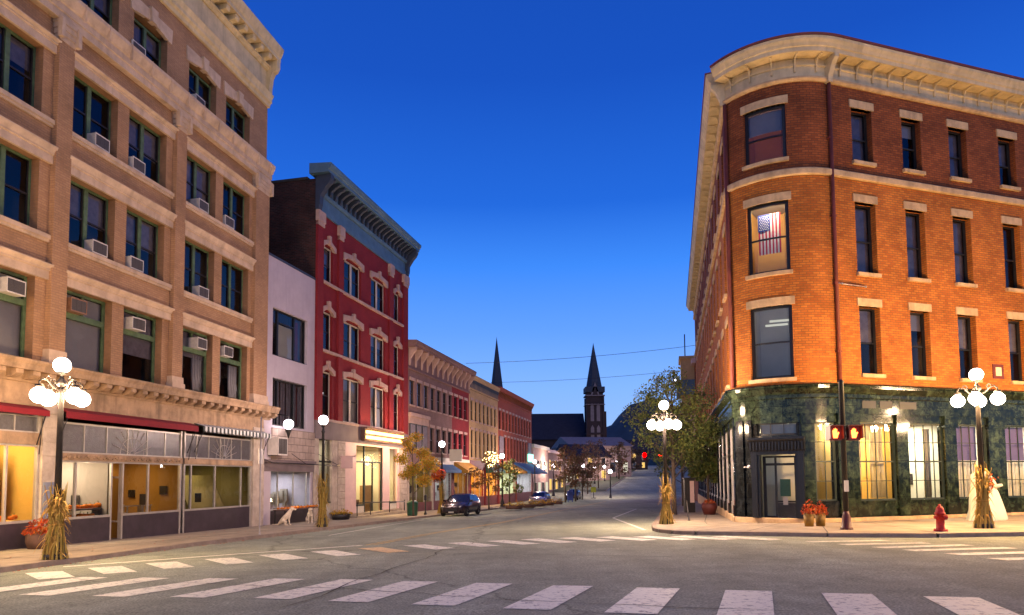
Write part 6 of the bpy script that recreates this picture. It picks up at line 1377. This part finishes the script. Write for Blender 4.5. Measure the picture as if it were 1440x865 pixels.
# ================================================================== CARS
def car(x, y, rz, label, body, kind='suv'):
    r = empty('parked_car', (x, y, terr(x, y)), rz, label=label, cat='car', group='cars parked along the left kerb'); L, Wd = 4.5, .9
    # cross sections along the length: x, half width, floor z, belt z, roof z, roof half width  (front at +x)
    secs = [(2.25, .62, .34, .62, None, 0), (2.18, .78, .26, .74, None, 0), (1.75, .87, .22, .86, None, 0), (1.05, .9, .22, .96, None, 0), (.9, .9, .22, .98, .99, .8), (.15, .9, .22, 1.0, 1.46, .64), (-.6, .9, .22, 1.01, 1.53, .65), (-1.45, .9, .22, 1.03, 1.47, .63), (-1.95, .88, .24, 1.04, 1.08, .74), (-2.15, .84, .28, .98, None, 0), (-2.25, .76, .36, .8, None, 0)]
    m = MB(); rings = []
    for (a, w_, zf_, zb_, zr, rw) in secs:
        b = len(m.v); zr2 = zr or zb_ + .03; rw2 = rw or w_ * .8
        pts = [(-w_ * .9, zf_), (-w_, zf_ + .1), (-w_ * 1.02, (zf_ + zb_) / 2), (-w_ * .98, zb_), (-rw2 - .03, zr2 - .06), (-rw2 + .1, zr2), (0, zr2 + .02), (rw2 - .1, zr2), (rw2 + .03, zr2 - .06), (w_ * .98, zb_), (w_ * 1.02, (zf_ + zb_) / 2), (w_, zf_ + .1), (w_ * .9, zf_)]
        m.v += [(a, p, q) for p, q in pts]; rings.append(b)
    k = 13
    for i in range(len(rings) - 1):
        for j in range(k - 1):
            m.f.append((rings[i] + j, rings[i] + j + 1, rings[i + 1] + j + 1, rings[i + 1] + j)); m.m.append(0); m.s.append(True)
        m.f.append((rings[i] + k - 1, rings[i], rings[i + 1], rings[i + 1] + k - 1)); m.m.append(0); m.s.append(False)
    m.f.append(tuple(rings[0] + j for j in range(k))); m.m.append(0); m.s.append(False); m.f.append(tuple(rings[-1] + j for j in range(k - 1, -1, -1))); m.m.append(0); m.s.append(False)
    bo = m.build('body', M[body], r)
    g = MB(); e = .012
    def q4(p): g.face(p)
    g.face([(.98, -.7, 1.0 + e), (.98, .7, 1.0 + e), (.22, .58, 1.45 + e), (.22, -.58, 1.45 + e)]); g.build('windscreen', M['carglass'], r)
    g = MB(); g.face([(-1.5, -.56, 1.46 + e), (-1.5, .56, 1.46 + e), (-1.97, .66, 1.09 + e), (-1.97, -.66, 1.09 + e)]); g.build('rear_window', M['carglass'], r)
    for s_ in (-1, 1):
        for xa, xb in ((.72, -.42), (-.5, -1.5)):
            g = MB(); y0, y1 = s_ * (.885 + .012), s_ * (.69 + .012); xa2 = xa - .52 if xa > 0 else xa; xb2 = xb
            g.face([(xa, y0, 1.02), (xb, y0, 1.04), (xb2, y1, 1.41), (xa2, y1, 1.41)]); g.build('side_window', M['carglass'], r)
    for xw in (1.42, -1.38):
        for s_ in (-1, 1):
            m = MB(); y0 = s_ * .93
            prof2 = [(.2, -.1), (.3, -.1), (.335, -.07), (.335, .07), (.3, .1), (.2, .1)]
            n = 20; b = len(m.v)
            for rr, yy in prof2:
                for j in range(n): a = 2 * math.pi * j / n; m.v.append((xw + rr * math.cos(a), y0 - s_ * .1 + yy, .335 + rr * math.sin(a)))
            for i in range(5):
                for j in range(n): a0, a1 = b + i * n + j, b + i * n + (j + 1) % n; m.f.append((a0, a1, a1 + n, a0 + n)); m.m.append(0); m.s.append(True)
            w_ = m.build('wheel', M['tyre'], r); m = MB()
            for j in range(5):
                a = 2 * math.pi * j / 5; m.face([(xw + .05 * math.cos(a + 1.2), y0 - s_ * .005, .335 + .05 * math.sin(a + 1.2)), (xw + .2 * math.cos(a - .18), y0 - s_ * .02, .335 + .2 * math.sin(a - .18)), (xw + .2 * math.cos(a + .3), y0 - s_ * .02, .335 + .2 * math.sin(a + .3))])
            for j in range(20):
                a0, a1 = 2 * math.pi * j / 20, 2 * math.pi * (j + 1) / 20
                m.face([(xw + .2 * math.cos(a0), y0 - s_ * .05, .335 + .2 * math.sin(a0)), (xw + .2 * math.cos(a1), y0 - s_ * .05, .335 + .2 * math.sin(a1)), (xw, y0 - s_ * .05, .335)])
            m.build('rim', M['rim'], w_)
    for s_ in (-1, 1):
        m = MB(); m.ball((2.1, s_ * .6, .68), .14, 10, sz=.6); m.build('headlight', M['headl'], r); m = MB(); m.ball((-2.14, s_ * .7, .85), .12, 8); m.build('tail_light', M['sigbody'], r); m = MB(); m.box(.62, .78, *sorted((s_ * .9, s_ * 1.08)), .98, 1.12); m.build('mirror', M[body], r)
    m = MB(); m.box(2.2, 2.275, -.4, .4, .42, .54); m.build('grille', M['black'], r)
    m = MB(); m.box(2.24, 2.29, -.18, .18, .28, .38); m.build('number_plate', M['signw'], r)
    return r
hd = math.pi / 2 - D1
car(-3.65, 48.6, hd + math.pi, 'dark car parked at the kerb by the hanging flower basket', 'carbody'); car(3.1, 77.2, hd + math.pi, 'silver car parked farther up the left kerb', 'carsilver'); car(9.0, 101.5, hd + math.pi, 'far blue grey car parked before the end of the left row', 'carbody')
# ================================================================== TREES
def tree(x, y, h, spread, label, leaf, seed, n=1400, trunk=.08, clear=.35, off=.13, leafs=.10, lobes=9, group='street trees', cat='tree', squash=1.0, fill=.75):
    random.seed(seed); r = empty('street_tree', (x, y, terr(x, y) + off), 0, label=label, cat=cat, group=group)
    m = MB(); lean = Vector((random.uniform(-.1, .1), random.uniform(-.1, .1), 0)) * h * .3
    m.tube([(0, 0, 0), tuple(lean * .3 + Vector((0, 0, h * .25))), tuple(lean * .7 + Vector((0, 0, h * .55))), tuple(lean + Vector((0, 0, h * .88)))], [trunk * 1.25, trunk, trunk * .7, trunk * .2], 8)
    cl = []
    for i in range(lobes):
        f = (i + .5) / lobes; a = i * 2.4 + random.uniform(-.4, .4); z = h * (clear + (1 - clear) * (f * .9 + .04)); prof_ = math.sin(math.pi * min(1, .18 + f * .8)) ** .8
        rr = spread * prof_ * random.uniform(.45, .8); c = Vector((rr * math.cos(a), rr * math.sin(a), z)) + lean * f; cl.append((c, spread * random.uniform(.28, .46) * (.55 + .6 * prof_)))
        s0 = lean * f * .8 + Vector((0, 0, z - h * .16)); m.tube([tuple(s0), tuple(s0.lerp(c, .5) + Vector((0, 0, -.05 * h * .3))), tuple(c)], [trunk * .45, trunk * .3, trunk * .08], 5)
        for k in range(6):
            e = c + Vector((random.gauss(0, 1), random.gauss(0, 1), random.gauss(0, .8))).normalized() * cl[-1][1] * 1.1; m.tube([tuple(c.lerp(s0, .3)), tuple(e)], [trunk * .14, trunk * .03], 4)
    m.build('trunk', M['bark'], r); g = MB(); tot = sum(q[1] ** 2 for q in cl)
    for c, rad in cl:
        for i in range(int(n * rad * rad / tot)):
            d = Vector((random.gauss(0, 1), random.gauss(0, 1), random.gauss(0, 1))).normalized() * rad * random.random() ** (.45 * fill + .1); d.z *= .75 * squash; p = c + d
            s = leafs * random.uniform(.6, 1.3); n1 = Vector((random.gauss(0, 1), random.gauss(0, 1), random.gauss(0, 1) + .4)).normalized(); n2 = n1.orthogonal().normalized(); n2.rotate(Matrix.Rotation(random.uniform(0, 6.28), 3, n1)); n3 = n1.cross(n2)
            g.face([p + n2 * s, p + n3 * s * .55 + n1 * s * .15, p - n2 * s * .9, p - n3 * s * .55 + n1 * s * .15])
    g.build('crown', M[leaf], r); return r
tree(-6.55, 45.3, 5.6, 1.6, 'young yellow leaved tree before the bright shop', 'leafy', 3, 4200, .06, .36, leafs=.075, fill=1.1)
t2 = tree(-2.05, 59.5, 5.0, 1.7, 'dark little tree hung with fairy lights', 'leafd', 4, 900, .06, .3, leafs=.11)
tree(-.3, 66.5, 4.8, 1.5, 'small dim tree beside the fairy lit one', 'leafg', 5, 700, .06, .3, leafs=.12)
fy = empty('fairy_light_ball', unproj(691, 646, 59.0), 0, label='bright ball of warm fairy lights in the dark little tree', cat='fairy lights'); random.seed(2); m = MB()
for i in range(75):
    d = Vector((random.gauss(0, 1), random.gauss(0, 1), random.gauss(0, 1))).normalized() * .78 * random.random() ** .4; m.ball(tuple(d), .035, 6)
m.build('bulb', M['fairy'], fy); m = MB()
for i in range(12): a, b_ = random.uniform(0, 6.28), random.uniform(-1.2, 1.2); m.tube([(0, 0, -.3), (.7 * math.cos(a) * math.cos(b_), .7 * math.sin(a) * math.cos(b_), .7 * math.sin(b_))], .008, 4)
m.build('wire', M['iron'], fy); light('fairy_glow', 'POINT', (0, -1.0, 0), 90, (1, .7, .3), .4, fy)
tree(9.1, 38.6, 8.3, 2.75, 'tall green street tree behind the corner nose lamp', 'leafg', 11, 8500, .11, .36, leafs=.08, lobes=19, fill=1.1); tree(12.0, 42.0, 5.6, 1.6, 'lower green tree against the dark marble street front', 'leafg', 12, 4200, .08, .3, leafs=.11); tree(14.2, 57, 7.4, 2.3, 'green tree farther up the right pavement, half hidden by the tall one', 'leafg', 13, 2200, .1, .3, leafs=.13, lobes=12)
rust = [(84, -12.9, 7.5, 2.1), (91, -12.6, 8.0, 2.3), (98, -12.6, 7.0, 2.2), (112, -13.5, 9, 3.0), (124, -13, 9, 3.2)]
rl = ['nearest of the rust coloured trees past the teal sign', 'second rust coloured tree past the teal sign', 'third rust coloured tree past the teal sign', 'broad rust tree by the pale clapboard shop', 'farthest rust tree below the church']
for i, (s, wv, h, sp) in enumerate(rust): q = along(s, wv); tree(*q, h, sp, rl[i], 'leafd', 60 + i, 900, .1, .25, leafs=.17, group='rust trees up the street')
hl = [(140, 11, 9, 3.5), (160, 13, 10, 4), (185, 12, 10, 4.2), (210, 13, 11, 4.5), (160, -12, 9, 3.6), (190, -11, 9, 3.8), (236, -10, 12, 5), (240, 14, 12, 5), (262, 4, 11, 5)]
nm = ['first on the right of the climbing road', 'second on the right of the climbing road', 'third on the right of the climbing road', 'fourth on the right of the climbing road', 'first on the left of the climbing road', 'second on the left of the climbing road', 'at the road top on the left', 'at the road top on the right', 'closing the road at the top']
for i, (s, wv, h, sp) in enumerate(hl): q = along(s, wv); tree(*q, h, sp, 'dark hillside tree ' + nm[i], 'leafd', 80 + i, 700, .15, .15, leafs=.32, group='dark trees up the hill')
# overhead wires
def wire(a, b_, sag, label):
    m = MB(); a, b_ = Vector(a), Vector(b_); m.tube([tuple(a.lerp(b_, t / 16) - Vector((0, 0, sag * 4 * (t / 16) * (1 - t / 16)))) for t in range(17)], .022, 5); tag(m.build('overhead_wire', M['iron']), label, 'wire', 'wires across the street')
wire(unproj(655, 511, 72), unproj(990, 484, 72), .35, 'upper thin wire sagging across the street'); wire(unproj(690, 538, 88), unproj(985, 518, 88), .35, 'lower thin wire sagging across the street')
# tar seams across the junction
random.seed(19); m = MB()
for a, b_ in (((-9, 14.2), (3.6, 8.9)), ((-6.4, 20.6), (6.2, 14.8)), ((-3.4, 10.0), (-1.2, 22.4)), ((3.6, 19.4), (12.6, 18.3)), ((-1.0, 30), (1.6, 44)), ((-7.4, 24), (3.5, 26))):
    a, b_ = Vector(a), Vector(b_); n = max(6, int((b_ - a).length / .5)); t = (b_ - a).normalized(); q = Vector((-t.y, t.x)); off = 0; pr = None
    for i in range(n + 1):
        off = off * .8 + random.gauss(0, .07); w_ = random.uniform(.006, .018); c = a.lerp(b_, i / n) + q * off; e = (c - q * w_, c + q * w_)
        if pr: m.face([(v.x, v.y, terr(v.x, v.y) + .0115) for v in (pr[0], pr[1], e[1], e[0])])
        pr = e
tag(m.build('road_seams', M['tar']), kind='structure')
# fallen leaves along the left kerb
random.seed(77); m = MB()
for i in range(220):
    k = random.choice(range(4, 10)); p = Vector(KL[k]).lerp(Vector(KL[k + 1]), random.random()); side = random.random() < .7; p = p - nl * random.uniform(.25, .6) if side else p + nl * random.uniform(.2, 3.5); s = random.uniform(.02, .045); a = random.uniform(0, 6.28); z = terr(p.x, p.y) + (.012 if side else .14)
    m.face([(p.x + s * math.cos(a), p.y + s * math.sin(a), z), (p.x - s * .6 * math.sin(a), p.y + s * .6 * math.cos(a), z + .012), (p.x - s * math.cos(a), p.y - s * math.sin(a), z + .003), (p.x + s * .6 * math.sin(a), p.y - s * .6 * math.cos(a), z + .01)])
tag(m.build('fallen_leaves', M['flower']), kind='stuff')
